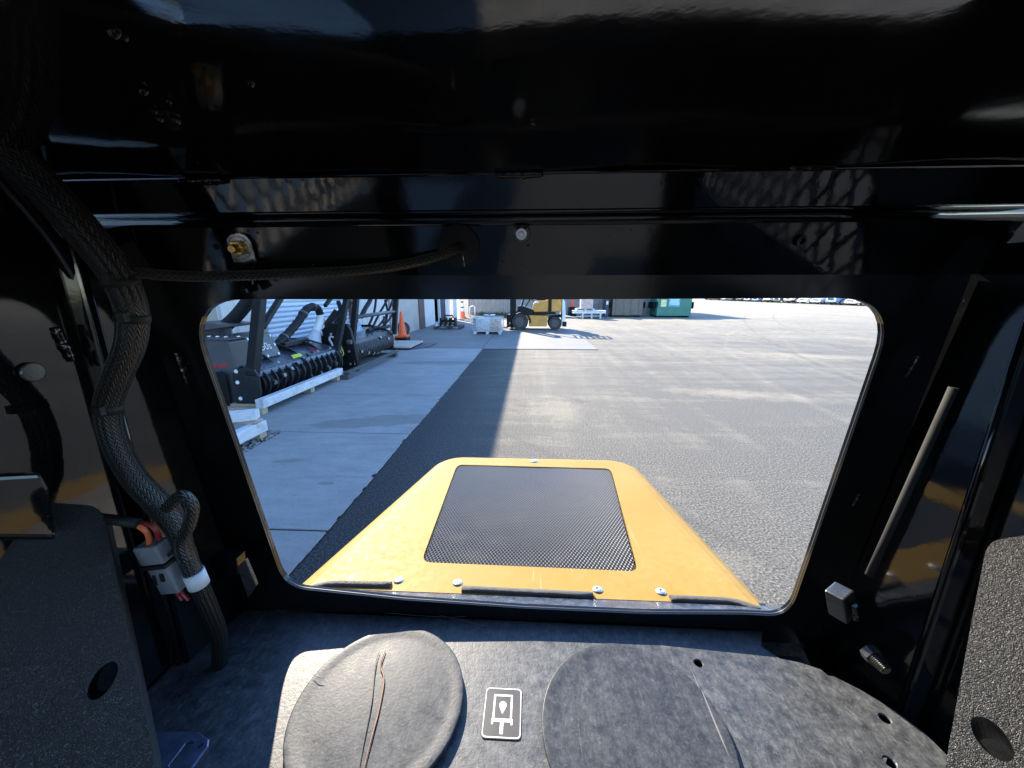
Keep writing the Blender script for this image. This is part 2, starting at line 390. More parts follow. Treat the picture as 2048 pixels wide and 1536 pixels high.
    bump(nt, grit, 0.35, 0.02, b, b1)
    return m
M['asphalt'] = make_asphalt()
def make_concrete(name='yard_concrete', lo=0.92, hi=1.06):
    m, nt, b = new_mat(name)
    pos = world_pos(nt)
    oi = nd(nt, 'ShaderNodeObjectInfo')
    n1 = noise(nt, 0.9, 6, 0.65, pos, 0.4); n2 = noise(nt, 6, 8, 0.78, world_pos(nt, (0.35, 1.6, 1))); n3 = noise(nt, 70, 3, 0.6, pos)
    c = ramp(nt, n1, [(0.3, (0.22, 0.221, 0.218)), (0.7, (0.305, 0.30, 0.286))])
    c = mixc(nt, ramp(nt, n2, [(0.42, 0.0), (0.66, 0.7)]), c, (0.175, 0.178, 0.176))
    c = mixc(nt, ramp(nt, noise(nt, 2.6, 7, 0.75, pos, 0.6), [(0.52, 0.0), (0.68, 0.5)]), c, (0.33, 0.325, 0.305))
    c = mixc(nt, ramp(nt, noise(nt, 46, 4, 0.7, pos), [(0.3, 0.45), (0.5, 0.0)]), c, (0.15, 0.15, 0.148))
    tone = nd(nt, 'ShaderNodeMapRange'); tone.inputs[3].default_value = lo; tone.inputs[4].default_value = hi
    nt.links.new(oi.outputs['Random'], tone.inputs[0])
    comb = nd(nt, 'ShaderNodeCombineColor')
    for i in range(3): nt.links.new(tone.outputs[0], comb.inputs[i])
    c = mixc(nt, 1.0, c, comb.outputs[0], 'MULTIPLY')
    # old water and oil stains
    for cx, cyy, rx, ry, rot, amt in ((-1.75, 4.12, 0.85, 0.22, 14, 0.6), (-1.9, 7.9, 1.1, 0.25, 3, 0.6), (-2.2, 3.0, 0.16, 0.05, 10, 0.5), (-1.62, 2.62, 0.08, 0.03, 0, 0.6)):
        mp = nd(nt, 'ShaderNodeMapping', vector_type='TEXTURE')
        mp.inputs['Location'].default_value = (cx, cyy, 0); mp.inputs['Rotation'].default_value = (0, 0, R(rot)); mp.inputs['Scale'].default_value = (rx, ry, 1)
        g = nd(nt, 'ShaderNodeNewGeometry'); nt.links.new(g.outputs['Position'], mp.inputs[0])
        ln = nd(nt, 'ShaderNodeVectorMath', operation='LENGTH')
        fl = nd(nt, 'ShaderNodeVectorMath', operation='MULTIPLY'); fl.inputs[1].default_value = (1, 1, 0)
        nt.links.new(mp.outputs[0], fl.inputs[0]); nt.links.new(fl.outputs[0], ln.inputs[0])
        e = mth(nt, 'ADD', ln.outputs['Value'], mth(nt, 'MULTIPLY', mth(nt, 'SUBTRACT', noise(nt, 3.5, 5, 0.6, pos), 0.5), 1.1))
        c = mixc(nt, ramp(nt, e, [(0.80, amt), (1.0, 0.0)]), c, (0.135, 0.128, 0.11))
    c = mixc(nt, ramp(nt, noise(nt, 24, 3, 0.5, pos), [(0.74, 0.0), (0.78, 0.6)]), c, (0.08, 0.08, 0.08))
    nt.links.new(c, b.inputs['Base Color'])
    b.inputs['Roughness'].default_value = 0.8
    b1 = bump(nt, n3, 0.18, 0.01, None); bump(nt, n2, 0.2, 0.02, b, b1)
    return m
M['concrete'] = make_concrete()
M['concrete_sun_toned'] = make_concrete('sun_toned_concrete', 0.58, 0.66)  # darker concrete copy, sunlit brightness of the apron held down in its colour
M['joint'] = simple('joint_dirt', (0.045, 0.042, 0.04), 0.9)

# ------------------------------------------------------------------ mesh helpers
def tag(o, label=None, cat=None, group=None, kind=None):
    if label: o['label'] = label
    if cat: o['category'] = cat
    if group: o['group'] = group
    if kind: o['kind'] = kind
    return o
def thing(name, label, cat, loc=(0, 0, 0), group=None):
    o = bpy.data.objects.new(name, None); COL.objects.link(o)
    o.location = loc; o.empty_display_size = 0.1
    return tag(o, label, cat, group)
def root_loc(o):
    p = Vector((0, 0, 0))
    while o is not None: p += Vector(o.location); o = o.parent
    return p

class MB:
    def __init__(s): s.v = []; s.f = []; s.uv = {}; s.sm = set()
    def add(s, vs, fs, smooth=False):
        b = len(s.v); s.v += [Vector(p) for p in vs]
        for f in fs:
            if smooth: s.sm.add(len(s.f))
            s.f.append([i + b for i in f])
        return s
    def box(s, c, size, rot=None):
        x, y, z = (k / 2 for k in size)
        vs = [Vector((i * x, j * y, k * z)) for i in (-1, 1) for j in (-1, 1) for k in (-1, 1)]
        if rot is not None:
            m = rot if isinstance(rot, Matrix) else Matrix.Rotation(rot, 3, 'Z'); vs = [m @ p for p in vs]
        vs = [p + Vector(c) for p in vs]
        return s.add(vs, [(0, 1, 3, 2), (4, 6, 7, 5), (0, 4, 5, 1), (2, 3, 7, 6), (0, 2, 6, 4), (1, 5, 7, 3)])
    def span(s, a, b):
        return s.box([(p + q) / 2 for p, q in zip(a, b)], [abs(q - p) for p, q in zip(a, b)])
    def bar(s, a, b, w, h=None, up=(0, 0, 1)):
        a, b = Vector(a), Vector(b); h = h or w; d = (b - a).normalized()
        u = Vector(up)
        if abs(u.dot(d)) > 0.98: u = Vector((1, 0, 0))
        e1 = d.cross(u).normalized() * w / 2; e2 = e1.cross(d).normalized() * h / 2
        vs = [p + i * e1 + j * e2 for p in (a, b) for i, j in ((-1, -1), (1, -1), (1, 1), (-1, 1))]
        return s.add(vs, [(3, 2, 1, 0), (4, 5, 6, 7), (0, 1, 5, 4), (1, 2, 6, 5), (2, 3, 7, 6), (3, 0, 4, 7)])
    def prism(s, poly, d):
        """closed polygon of 3-D points pushed along vector d"""
        n = len(poly); d = Vector(d); p = [Vector(q) for q in poly]
        vs = p + [q + d for q in p]
        return s.add(vs, [list(range(n))[::-1], list(range(n, 2 * n))] + [(i, (i + 1) % n, n + (i + 1) % n, n + i) for i in range(n)])
    def tube(s, path, r, n=10, caps=True):
        path = [Vector(p) for p in path]; m = len(path)
        rr = r if isinstance(r, (list, tuple)) else [r] * m
        t0 = (path[1] - path[0]).normalized()
        ref = Vector((0, 0, 1)) if abs(t0.z) < 0.9 else Vector((1, 0, 0))
        nrm = t0.cross(ref).normalized(); base = len(s.v); L = 0.0; Ls = []
        for i, p in enumerate(path):
            t = (path[min(i + 1, m - 1)] - path[max(i - 1, 0)]).normalized()
            nrm = (nrm - t * nrm.dot(t)).normalized(); bn = t.cross(nrm)
            if i: L += (p - path[i - 1]).length
            Ls.append(L)
            for k in range(n):
                a = 2 * math.pi * k / n
                s.v.append(p + (nrm * math.cos(a) + bn * math.sin(a)) * rr[i])
        for i in range(m - 1):
            for k in range(n):
                k2 = (k + 1) % n
                s.sm.add(len(s.f)); s.uv[len(s.f)] = [(Ls[i], k / n), (Ls[i], (k + 1) / n), (Ls[i + 1], (k + 1) / n), (Ls[i + 1], k / n)]
                s.f.append([base + i * n + k, base + i * n + k2, base + (i + 1) * n + k2, base + (i + 1) * n + k])
        if caps:
            s.f.append([base + k for k in range(n)][::-1]); s.f.append([base + (m - 1) * n + k for k in range(n)])
        return s
    def cyl(s, a, b, r, n=16, r2=None, smooth=True):
        a, b = Vector(a), Vector(b); d = (b - a).normalized()
        u = Vector((0, 0, 1)) if abs(d.z) < 0.9 else Vector((1, 0, 0))
        e1 = d.cross(u).normalized(); e2 = d.cross(e1); r2 = r if r2 is None else r2
        vs = [p + (e1 * math.cos(t) + e2 * math.sin(t)) * q for p, q in ((a, r), (b, r2)) for t in [2 * math.pi * k / n for k in range(n)]]
        s.add(vs, [list(range(n)), list(range(2 * n - 1, n - 1, -1))])
        b0 = len(s.v) - 2 * n
        for k in range(n):
            if smooth: s.sm.add(len(s.f))
            s.f.append([b0 + k, b0 + n + k, b0 + n + (k + 1) % n, b0 + (k + 1) % n])
        return s
    def ring(s, c, axis, r_in, r_out, half, n=20):
        """annulus (tyre, washer) round an axis"""
        c = Vector(c); d = Vector(axis).normalized()
        u = Vector((0, 0, 1)) if abs(d.z) < 0.9 else Vector((1, 0, 0))
        e1 = d.cross(u).normalized(); e2 = d.cross(e1)
        prof = [(r_in, -half), (r_out * 0.93 + r_in * 0.07, -half), (r_out, -half * 0.62), (r_out, half * 0.62), (r_out * 0.93 + r_in * 0.07, half), (r_in, half)]
        base = len(s.v); q = len(prof)
        for k in range(n):
            t = 2 * math.pi * k / n
            for rr, h in prof: s.v.append(c + (e1 * math.cos(t) + e2 * math.sin(t)) * rr + d * h)
        for k in range(n):
            for j in range(q):
                j2 = (j + 1) % q; k2 = (k + 1) % n
                if 1 <= j <= 3: s.sm.add(len(s.f))
                s.f.append([base + k * q + j, base + k * q + j2, base + k2 * q + j2, base + k2 * q + j])
        return s
    def lathe(s, prof, c, n=24):
        c = Vector(c); base = len(s.v); q = len(prof)
        for k in range(n):
            t = 2 * math.pi * k / n
            for r, z in prof: s.v.append(c + Vector((r * math.cos(t), r * math.sin(t), z)))
        for k in range(n):
            for j in range(q - 1):
                k2 = (k + 1) % n; s.sm.add(len(s.f))
                s.f.append([base + k * q + j, base + k2 * q + j, base + k2 * q + j + 1, base + k * q + j + 1])
        return s
    def strip(s, loops, closed=False, smooth=False):
        base = len(s.v); n = len(loops[0])
        for l in loops: s.v += [Vector(p) for p in l]
        for i in range(len(loops) - 1):
            for k in range(n if closed else n - 1):
                if smooth: s.sm.add(len(s.f))
                s.f.append([base + i * n + k, base + i * n + (k + 1) % n, base + (i + 1) * n + (k + 1) % n, base + (i + 1) * n + k])
        return s
    def mesh(s, name, off=Vector((0, 0, 0))):
        me = bpy.data.meshes.new(name)
        me.from_pydata([tuple(p - off) for p in s.v], [], s.f)
        if s.sm:
            me.polygons.foreach_set('use_smooth', [i in s.sm for i in range(len(s.f))])
        if s.uv:
            ul = me.uv_layers.new(name='UVMap')
            for pi, uvs in s.uv.items():
                for li, uvv in zip(me.polygons[pi].loop_indices, uvs): ul.data[li].uv = uvv
        me.update(); return me
    def build(s, name, m, parent=None, bevel=0.0, fix=True, seg=2):
        off = root_loc(parent) if parent is not None else Vector((0, 0, 0))
        me = s.mesh(name, off)
        if fix:
            bm = bmesh.new(); bm.from_mesh(me); bmesh.ops.recalc_face_normals(bm, faces=bm.faces); bm.to_mesh(me); bm.free()
        me.materials.append(m if not isinstance(m, str) else M[m])
        o = bpy.data.objects.new(name, me); COL.objects.link(o)
        if parent is not None: o.parent = parent
        if bevel > 0:
            b = o.modifiers.new('bevel', 'BEVEL'); b.width = bevel; b.segments = seg; b.limit_method = 'ANGLE'; b.angle_limit = R(40)
        return o
def solo(mb, name, m, label, cat, group=None, bevel=0.0, origin=None):
    o = mb.build(name, m, None, bevel)
    return tag(o, label, cat, group)
def smooth_path(pts, n=8):
    pts = [Vector(p) for p in pts]; out = []
    for i in range(len(pts) - 1):
        p0 = pts[max(i - 1, 0)]; p1 = pts[i]; p2 = pts[i + 1]; p3 = pts[min(i + 2, len(pts) - 1)]
        for k in range(n):
            t = k / n
            out.append(0.5 * ((2 * p1) + (p2 - p0) * t + (2 * p0 - 5 * p1 + 4 * p2 - p3) * t * t + (3 * p1 - p0 - 3 * p2 + p3) * t ** 3))
    out.append(pts[-1]); return out
def round_poly(pts, rad, n=6):
    """2-D polygon with rounded corners; rad: one radius or one per corner"""
    m = len(pts); out = []
    pts = [Vector(p) for p in pts]
    rad = rad if isinstance(rad, (list, tuple)) else [rad] * m
    for i in range(m):
        p = pts[i]; a = (pts[i - 1] - p); b = (pts[(i + 1) % m] - p); r = rad[i]
        if r <= 0: out.append(p); continue
        ang = a.angle(b); t = min(r / math.tan(ang / 2), a.length * 0.49, b.length * 0.49)
        pa = p + a.normalized() * t; pb = p + b.normalized() * t
        for k in range(n + 1):
            s_ = k / n
            out.append((1 - s_) ** 2 * pa + 2 * s_ * (1 - s_) * p + s_ ** 2 * pb)
    return out
def holed_plate(name, outer, holes, thick, m, parent, bevel=0.0):
    """flat plate (3-D loops on one plane) with holes, given thickness along vector"""
    off = root_loc(parent) if parent is not None else Vector((0, 0, 0))
    bm = bmesh.new()
    for loop in [outer] + holes:
        vs = [bm.verts.new(Vector(p) - off) for p in loop]
        for i in range(len(vs)): bm.edges.new((vs[i], vs[(i + 1) % len(vs)]))
    bmesh.ops.triangle_fill(bm, use_beauty=True, use_dissolve=False, edges=bm.edges[:])
    faces = bm.faces[:]
    r = bmesh.ops.extrude_face_region(bm, geom=faces)
    bmesh.ops.translate(bm, verts=[g for g in r['geom'] if isinstance(g, bmesh.types.BMVert)], vec=Vector(thick))
    bmesh.ops.recalc_face_normals(bm, faces=bm.faces)
    me = bpy.data.meshes.new(name); bm.to_mesh(me); bm.free()
    me.materials.append(M[m] if isinstance(m, str) else m)
    o = bpy.data.objects.new(name, me); COL.objects.link(o)
    if parent is not None: o.parent = parent
    if bevel:
        b = o.modifiers.new('bevel', 'BEVEL'); b.width = bevel; b.segments = 1; b.limit_method = 'ANGLE'; b.angle_limit = R(50)
    return o
def lettering(name, text, m, parent, origin, xdir, ydir, size, shear=0.0, depth=0.002, spacing=1.0):
    cu = bpy.data.curves.new(name, 'FONT'); cu.body = text; cu.size = size; cu.shear = shear; cu.extrude = depth; cu.space_character = spacing
    cu.resolution_u = 3
    tmp = bpy.data.objects.new(name + '_tmp', cu); COL.objects.link(tmp)
    dg = bpy.context.evaluated_depsgraph_get()
    me = bpy.data.meshes.new_from_object(tmp.evaluated_get(dg)); bpy.data.objects.remove(tmp); bpy.data.curves.remove(cu)
    x = Vector(xdir).normalized(); y = Vector(ydir).normalized(); z = x.cross(y)
    mt = Matrix((x, y, z)).transposed().to_4x4(); mt.translation = Vector(origin) - root_loc(parent)
    me.transform(mt); me.materials.clear(); me.materials.append(M[m])
    o = bpy.data.objects.new(name, me); COL.objects.link(o); o.parent = parent
    return o

# =================================================================== THE YARD
# ground sheet to the horizon
g = MB(); g.add([(-700, -700, 0), (700, -700, 0), (700, 700, 0), (-700, 700, 0)], [(0, 1, 2, 3)])
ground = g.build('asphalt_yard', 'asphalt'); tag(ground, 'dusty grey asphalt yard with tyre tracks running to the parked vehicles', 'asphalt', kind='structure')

# concrete slabs along the building, recessed joints between them
EX = -1.29
pav = bpy.data.objects.new('concrete_pavement', None); COL.objects.link(pav)
tag(pav, 'pale concrete slabs along the white metal building', 'pavement', kind='structure')
bed = MB(); bed.add([(-4.7, -8, 0.004), (EX - 0.05, -8, 0.004), (EX - 0.05, 10.0, 0.004), (-4.7, 10.0, 0.004)], [(0, 1, 2, 3)])
bed.add([(-4.7, 10.0, 0.0035), (1.86, 10.0, 0.0035), (1.86, 21.0, 0.0035), (-4.7, 21.0, 0.0035)], [(0, 1, 2, 3)])
bed.build('joint_bed', 'joint', pav)
SLABZ = 0.016
rows = [-7.9, -6.2, -4.5, -2.85, -1.2, 0.42, 2.025, 3.71, 5.26, 6.86, 8.5, 10.06]
rng = random.Random(3)
def slab(x0, x1, y0, y1, ragged=False, m='concrete'):
    gap = 0.007
    x0 += gap; x1 -= gap if not ragged else 0; y0 += gap; y1 -= gap
    top = []
    if ragged:
        n = 120
        edge = []
        w = 0.0; chip = 0.0; left = 0
        for k in range(n + 1):
            if left <= 0 and rng.random() < 0.09: left = rng.randint(2, 7); chip = rng.uniform(-0.030, 0.016)
            left -= 1
            w = w * 0.8 + rng.uniform(-0.0022, 0.0022)
            edge.append((x1 + w + (chip * rng.uniform(0.6, 1.1) if left > 0 else 0) + 0.005 * math.sin((y0 + (y1 - y0) * k / n) * 3.1), y0 + (y1 - y0) * k / n))
        top = [(x0, y0)] + edge + [(x0, y1)]
    else:
        top = [(x0, y0), (x1, y0), (x1, y1), (x0, y1)]
    s = MB(); s.prism([(x, y, 0.005) for x, y in top], (0, 0, SLABZ - 0.005))
    return s.build('slab', m, pav, 0.004, seg=1)
for i in range(len(rows) - 1):
    y0, y1 = rows[i], rows[i + 1]
    if i < 7:
        slab(-2.72, EX, y0, y1, True)
        slab(-4.65, -3.42, y0, y1)
    else:
        slab(-4.65, EX, y0, y1, True)
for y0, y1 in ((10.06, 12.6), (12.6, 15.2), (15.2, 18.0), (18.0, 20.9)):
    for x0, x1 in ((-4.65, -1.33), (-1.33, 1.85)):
        slab(x0, x1, y0, y1, False, 'concrete_sun_toned')
# gravel in the gap beside the slabs
gr = MB(); rg = random.Random(11)
for k in range(2600):
    x = rg.uniform(-3.42, -2.71); y = rg.uniform(2.3, 3.75); r = rg.uniform(0.007, 0.020)
    if rg.random() < 0.05: x += rg.uniform(0, 0.08)
    pts = []
    for a, b_, c in ((1, 0, 0), (-1, 0, 0), (0, 1, 0), (0, -1, 0), (0, 0, 1), (0, 0, -1)):
        q = r * rg.uniform(0.7, 1.2); pts.append((x + a * q, y + b_ * q, 0.008 + r * 0.4 + c * q * 0.7))
    gr.add(pts, [(0, 2, 4), (2, 1, 4), (1, 3, 4), (3, 0, 4), (2, 0, 5), (1, 2, 5), (3, 1, 5), (0, 3, 5)])
tag(gr.build('gravel', 'gravelstone'), 'dark gravel filling the gap beside the concrete slabs', 'gravel', kind='stuff')

# =================================================================== THE LOADER THE PHOTO IS TAKEN FROM
LD = thing('track_loader', 'compact track loader with glossy black cab and yellow engine hood', 'loader', (0, 0, 0))
# leaning plane of the rear window wall
WN = Vector((0, 1, 0.10)).normalized(); WP = Vector((0, 0.5, 1.5))
def on_w(x, y, d=0.0): return on_plane(x, y, WP + WN * d, WN)
hole_px = round_poly([(367, 598), (1085, 599), (1800, 595), (1579, 1234), (1488, 1229), (1292, 1228), (1048, 1217), (804, 1200), (569, 1175)],
                     [88, 0, 90, 80, 0, 0, 0, 0, 72], 9)
hole = [on_w(p.x, p.y) for p in hole_px]
XL, XR = -0.537, 0.538
def w_at(x, z): return Vector((x, 0.5 + 0.10 * (1.5 - z), z))
ZT = on_w(1061, 549).z
SHELF = 0.9155
outer = [w_at(XL, SHELF - 0.1), w_at(XR, SHELF - 0.1), w_at(XR, ZT), w_at(XL, ZT)]
holed_plate('rear_wall', outer, [hole], WN * 0.010, 'paint_wall', LD)
rim = MB(); hc = sum(hole, Vector()) / len(hole)
rimp = [p - (hc - p).normalized() * 0.0012 + WN * 0.004 for p in hole]
rim.tube(rimp + [rimp[0]], 0.0016, 6, False); rim.build('window_edge', 'rim', LD)
# narrow glossy jambs that step in towards the cab on both sides
for s_, X, Yf in ((-1, XL, 0.452), (1, XR, 0.445)):
    j = MB(); yb = 0.58; XF = X + s_ * 0.014
    j.prism([(X - s_ * 0.004, yb, SHELF - 0.1), (XF, Yf, SHELF - 0.1), (XF + s_ * 0.02, Yf, SHELF - 0.1), (X + s_ * 0.02, yb, SHELF - 0.1)], (0, 0, 0.74))
    X = XF
    j.build('window_jamb', 'paint', LD)
    # post face turning outwards from the jamb
    pf = MB(); pf.prism([(X + s_ * 0.003, Yf - 0.001, SHELF - 0.1), (X + s_ * 0.026, Yf - 0.010, SHELF - 0.1), (X + s_ * 0.026, Yf + 0.03, SHELF - 0.1), (X + s_ * 0.01, Yf + 0.03, SHELF - 0.1)], (0, 0, 0.75))
    pf.build('corner_post', 'paint', LD, 0.006, seg=4)
    ed = MB(); ed.tube([(X + s_ * 0.002, Yf, SHELF - 0.08), (X + s_ * 0.002, Yf, 1.62)], 0.0035, 8); ed.build('post_edge', 'paint', LD)
# header above the window: crease, panel, rolled bead, panel, seam, roof
def y_on(ypx, Y): return on_y(1061, ypx, Y).z
prof = [(0.5 + 0.10 * (1.5 - ZT) - 0.001, ZT - 0.001), (0.482, y_on(445, 0.482)), (0.478, y_on(430, 0.478)), (0.470, y_on(418, 0.470)), (0.462, y_on(348, 0.462))]
XA, XB = -0.585, 0.59
def panel(name, pts, m='paint', th=(0, 0.004, 0.004)):
    s = MB(); s.prism([(XA, p[0], p[1]) for p in pts] + [(XA, p[0] + th[1] * 2, p[1] + th[2] * 2) for p in pts[::-1]], (XB - XA, 0, 0))
    return s.build(name, m, LD)
panel('header_panel', prof[0:2]); panel('upper_header_panel', prof[3:5])
bd = MB()
for z, yy, r in ((y_on(437, 0.483), 0.485, 0.0085), (y_on(421, 0.478), 0.482, 0.006)):
    bd.tube([(XA + 0.0, yy, z), (-0.3, yy, z + 0.0004), (0.05, yy, z), (0.35, yy, z + 0.0006), (XB, yy, z)], r, 12)
bd.build('header_bead', 'paint', LD)
rf = MB(); z0 = y_on(347, 0.462)
def roof_z(y): return z0 + 0.002 - 0.055 * min(0.30, 0.462 - y) + 0.003 * math.sin((0.462 - y) * 9.0)
nx, ny = 26, 22
rl = []
for j in range(ny + 1):
    yy = 0.468 - (0.468 + 0.72) * j / ny
    rl.append([Vector((XA - 0.02 + (XB - XA + 0.04) * i / nx, yy, roof_z(yy) + 0.0016 * math.sin(i * 0.9 + j * 0.3))) for i in range(nx + 1)])
rf.strip(rl, smooth=True); rf.build('roof_panel', 'paint', LD)
cap = MB(); cap.span((-0.74, -0.75, 1.80), (0.76, 0.50, 1.84)); cap.build('roof_cap', 'paint_satin', LD, 0.02)
cb = MB(); cb.span((-0.70, 0.50, 1.60), (0.72, 0.53, 1.80)); cb.build('rear_crossmember', 'paint_satin', LD)
se = MB(); se.tube([(XA, 0.4605, z0 + 0.0005), (XB, 0.4605, z0 + 0.0005)], 0.0022, 6); se.build('header_seam', 'paint', LD)
def weld_bead(a, b, r, name='weld_bead', seed=1):
    rr = random.Random(seed); n = 22; s = MB(); a, b = Vector(a), Vector(b)
    pts = [a.lerp(b, k / n) + Vector((0, 0, rr.uniform(-0.12, 0.12) * r)) for k in range(n + 1)]
    rad = [r * (0.35 + 0.65 * math.sin(math.pi * min(1, max(0, (k + 1.2) / (n + 2.4)))) ** 0.4) * rr.uniform(0.8, 1.15) for k in range(n + 1)]
    s.tube(pts, rad, 10); return s.build(name, 'weld', LD)
for i, (xa, xb, yp) in enumerate(((360, 445, 361), (990, 1086, 347), (1578, 1672, 331))):
    weld_bead(on_y(xa, yp + 2, 0.458), on_y(xb, yp, 0.458), 0.0045, seed=i)

# side walls with mesh guarded windows, front opening behind the camera
for s_, XW, nm in ((-1, -0.574, 'l'), (1, 0.578, 'r')):
    if s_ < 0:
        c0 = on_x(45, 712, XW); wy1, wz0 = c0.y, c0.z
    else: wy1, wz0 = 0.34, 1.40
    wz1 = 1.58; wy0 = -0.52
    ol = [Vector((XW, 0.46, 0.5)), Vector((XW, -0.72, 0.5)), Vector((XW, -0.72, 1.78)), Vector((XW, 0.46, 1.78))]
    hp = round_poly([Vector((wy1, wz0)), Vector((wy0, wz0)), Vector((wy0, wz1)), Vector((wy1 - 0.14, wz1))], 0.028, 5)
    hl = [Vector((XW, p.x, p.y)) for p in hp]
    holed_plate('side_wall', ol, [hl], (s_ * 0.012, 0, 0), 'paint', LD)
    wr = MB(); wr.tube([p - Vector((s_ * 0.001, 0, 0)) for p in hl + [hl[0]]], 0.004, 6, False); wr.build('window_edge', 'chrome' if s_ < 0 else 'rim', LD)
    # diamond mesh guard
    gm = MB(); XG = XW + s_ * 0.03; st = 0.058; hh = wz1 - wz0 + 0.04; zz0 = wz0 - 0.02
    for k in range(-14, 34):
        ya = wy0 - 0.02 + k * st
        for sl in (1, -1):
            yb = ya + sl * hh * 0.55
            a = Vector((XG, ya, zz0)); b = Vector((XG, yb, zz0 + hh)); d = b - a
            t0, t1 = 0.0, 1.0
            for lim, sgn in ((wy0 - 0.03, 1), (wy1 + 0.01, -1)):
                fa = sgn * (a.y - lim); fb = sgn * (b.y - lim)
                if fa < 0 and fb < 0: t0, t1 = 1, 0; break
                if fa < 0: t0 = max(t0, fa / (fa - fb))
                elif fb < 0: t1 = min(t1, fa / (fa - fb))
            if t1 - t0 > 0.02: gm.bar(a + d * t0, a + d * t1, 0.0035, 0.009, up=(1, 0, 0))
    gm.build('mesh_guard', 'paint_satin', LD)
ff = MB()
for x0, x1 in ((-0.575, -0.51), (0.515, 0.58)): ff.span((x0, -0.72, 0.5), (x1, -0.66, 1.70))
ff.span((-0.51, -0.72, 1.58), (0.515, -0.66, 1.64)); ff.build('front_frame', 'paint', LD, 0.01)
fl = MB(); fl.span((-0.574, -0.72, 0.46), (0.578, 0.30, 0.50)); fl.build('cab_floor', 'paint_satin', LD)
# operator seat below the camera
st = MB(); st.span((-0.26, -0.42, 0.62), (0.26, 0.06, 0.76)); st.build('seat_cushion', 'grain', LD, 0.05, seg=4)
sb = MB(); sb.span((-0.2, -0.36, 0.50), (0.2, 0.02, 0.618)); sb.build('seat_base', 'paint_satin', LD)

# ---- rear shelf with two round covers
cut = [on_z(px, py, SHELF) for px, py in ((1560, 1316), (1600, 1324), (1642, 1338), (1656, 1350), (1668, 1352), (1720, 1378), (1790, 1420), (1850, 1465), (1900, 1515))]
shelf_y1 = 0.556
plate = [Vector((-0.572, shelf_y1, SHELF)), Vector((-0.572, 0.02, SHELF)), Vector((0.576, 0.02, SHELF)), Vector((0.576, cut[-1].y - 0.03, SHELF))] + cut[::-1] + [Vector((0.40, cut[0].y + 0.02, SHELF)), Vector((0.42, shelf_y1, SHELF))]
holes = []
for hx, hy in ((1397, 1326), (1770, 1437), (1780, 1524)):
    c = on_z(hx, hy, SHELF); holes.append([c + Vector((0.0065 * math.cos(t), 0.0065 * math.sin(t), 0)) for t in [2 * math.pi * k / 14 for k in range(14)]])
shelf = holed_plate('rear_shelf', plate, holes, (0, 0, -0.004), 'shelf', LD, 0.001)
under = MB(); under.span((-0.574, 0.0, SHELF - 0.2), (0.578, 0.60, SHELF - 0.17)); under.build('lower_tray', 'paint_satin', LD)
def cover(cx, cy_, r, tilt, z):
    prof_ = [(0.0, 0.0005), (r * 0.3, 0.0004), (r * 0.62, -0.0001), (r * 0.80, -0.0010), (r * 0.87, -0.0007), (r * 0.93, 0.0003), (r * 0.982, 0.0003), (r * 0.988, 0.0002), (r * 0.997, -0.0005), (r, -0.0014), (r, -0.0026), (r * 0.996, -0.006), (r * 0.9, -0.0075)]
    s = MB(); s.lathe(prof_, (0, 0, 0), 72)
    mrot = Matrix.Rotation(tilt[0], 3, 'X') @ Matrix.Rotation(tilt[1], 3, 'Y')
    s.v = [mrot @ p + Vector((cx, cy_, z)) for p in s.v]
    return s.build('round_cover', 'cover', LD)
cl = on_z(752, 1398, SHELF + 0.009)
R1 = (on_z(928, 1385, SHELF + .009) - on_z(579, 1405, SHELF + .009)).length / 2
tl = on_z(755, 1252, SHELF + .009).y
R1 *= 0.965; cover(cl.x + 0.006, tl - R1, R1, (R(0), R(-0.7)), SHELF + 0.0092)
t2 = on_z(1250, 1288, SHELF + .005).y
R2 = (on_z(1465, 1480, SHELF + .005) - on_z(1083, 1440, SHELF + .005)).length / 2
c2x = (on_z(1083, 1440, SHELF + .005).x + on_z(1465, 1480, SHELF + .005).x) / 2
cover(c2x, t2 - R2, R2, (0, 0), SHELF + 0.0062)
# pictogram label
lb = on_z(1005, 1425, SHELF); lw = (on_z(1042, 1425, SHELF) - on_z(968, 1425, SHELF)).length / 2; lh = (on_z(1005, 1375, SHELF) - on_z(1005, 1474, SHELF)).length / 2
lab = MB(); lp = round_poly([Vector((-lw, -lh)), Vector((lw, -lh)), Vector((lw, lh)), Vector((-lw, lh))], 0.006, 4)
def lz(p, k=1.0, z=0.0): return Vector((lb.x + p[0] * k, lb.y + p[1] * k, SHELF + 0.0006 + z))
lab.prism([lz(p, 1.03) for p in lp], (0, 0, 0.0006)); labo = lab.build('pictogram_label', 'decal_black', LD)
def frame_ring(m, outer_, k, w):
    a = [lz(p, 1.0, 0.0009) for p in outer_]; b = [lz(p * (1 - w / p.length), 1.0, 0.0009) for p in outer_]
    m.strip([a + [a[0]], b + [b[0]]])
pr = MB(); frame_ring(pr, lp, 1, 0.0017)
def bar2(m, x0, y0, x1, y1): m.add([lz((x0, y0), 1, 0.0009), lz((x1, y0), 1, 0.0009), lz((x1, y1), 1, 0.0009), lz((x0, y1), 1, 0.0009)], [(0, 1, 2, 3)])
q = lw
bar2(pr, -0.52 * q, 0.78 * q, 0.52 * q, 0.88 * q); bar2(pr, -0.52 * q, -0.35 * q, -0.42 * q, 0.78 * q); bar2(pr, 0.42 * q, -0.35 * q, 0.52 * q, 0.78 * q)
bar2(pr, -0.56 * q, -0.50 * q, 0.56 * q, -0.33 * q); bar2(pr, -0.09 * q, -1.05 * q, 0.09 * q, -0.50 * q)
bar2(pr, -0.56 * q, -0.62 * q, -0.46 * q, -0.50 * q); bar2(pr, 0.46 * q, -0.62 * q, 0.56 * q, -0.50 * q)
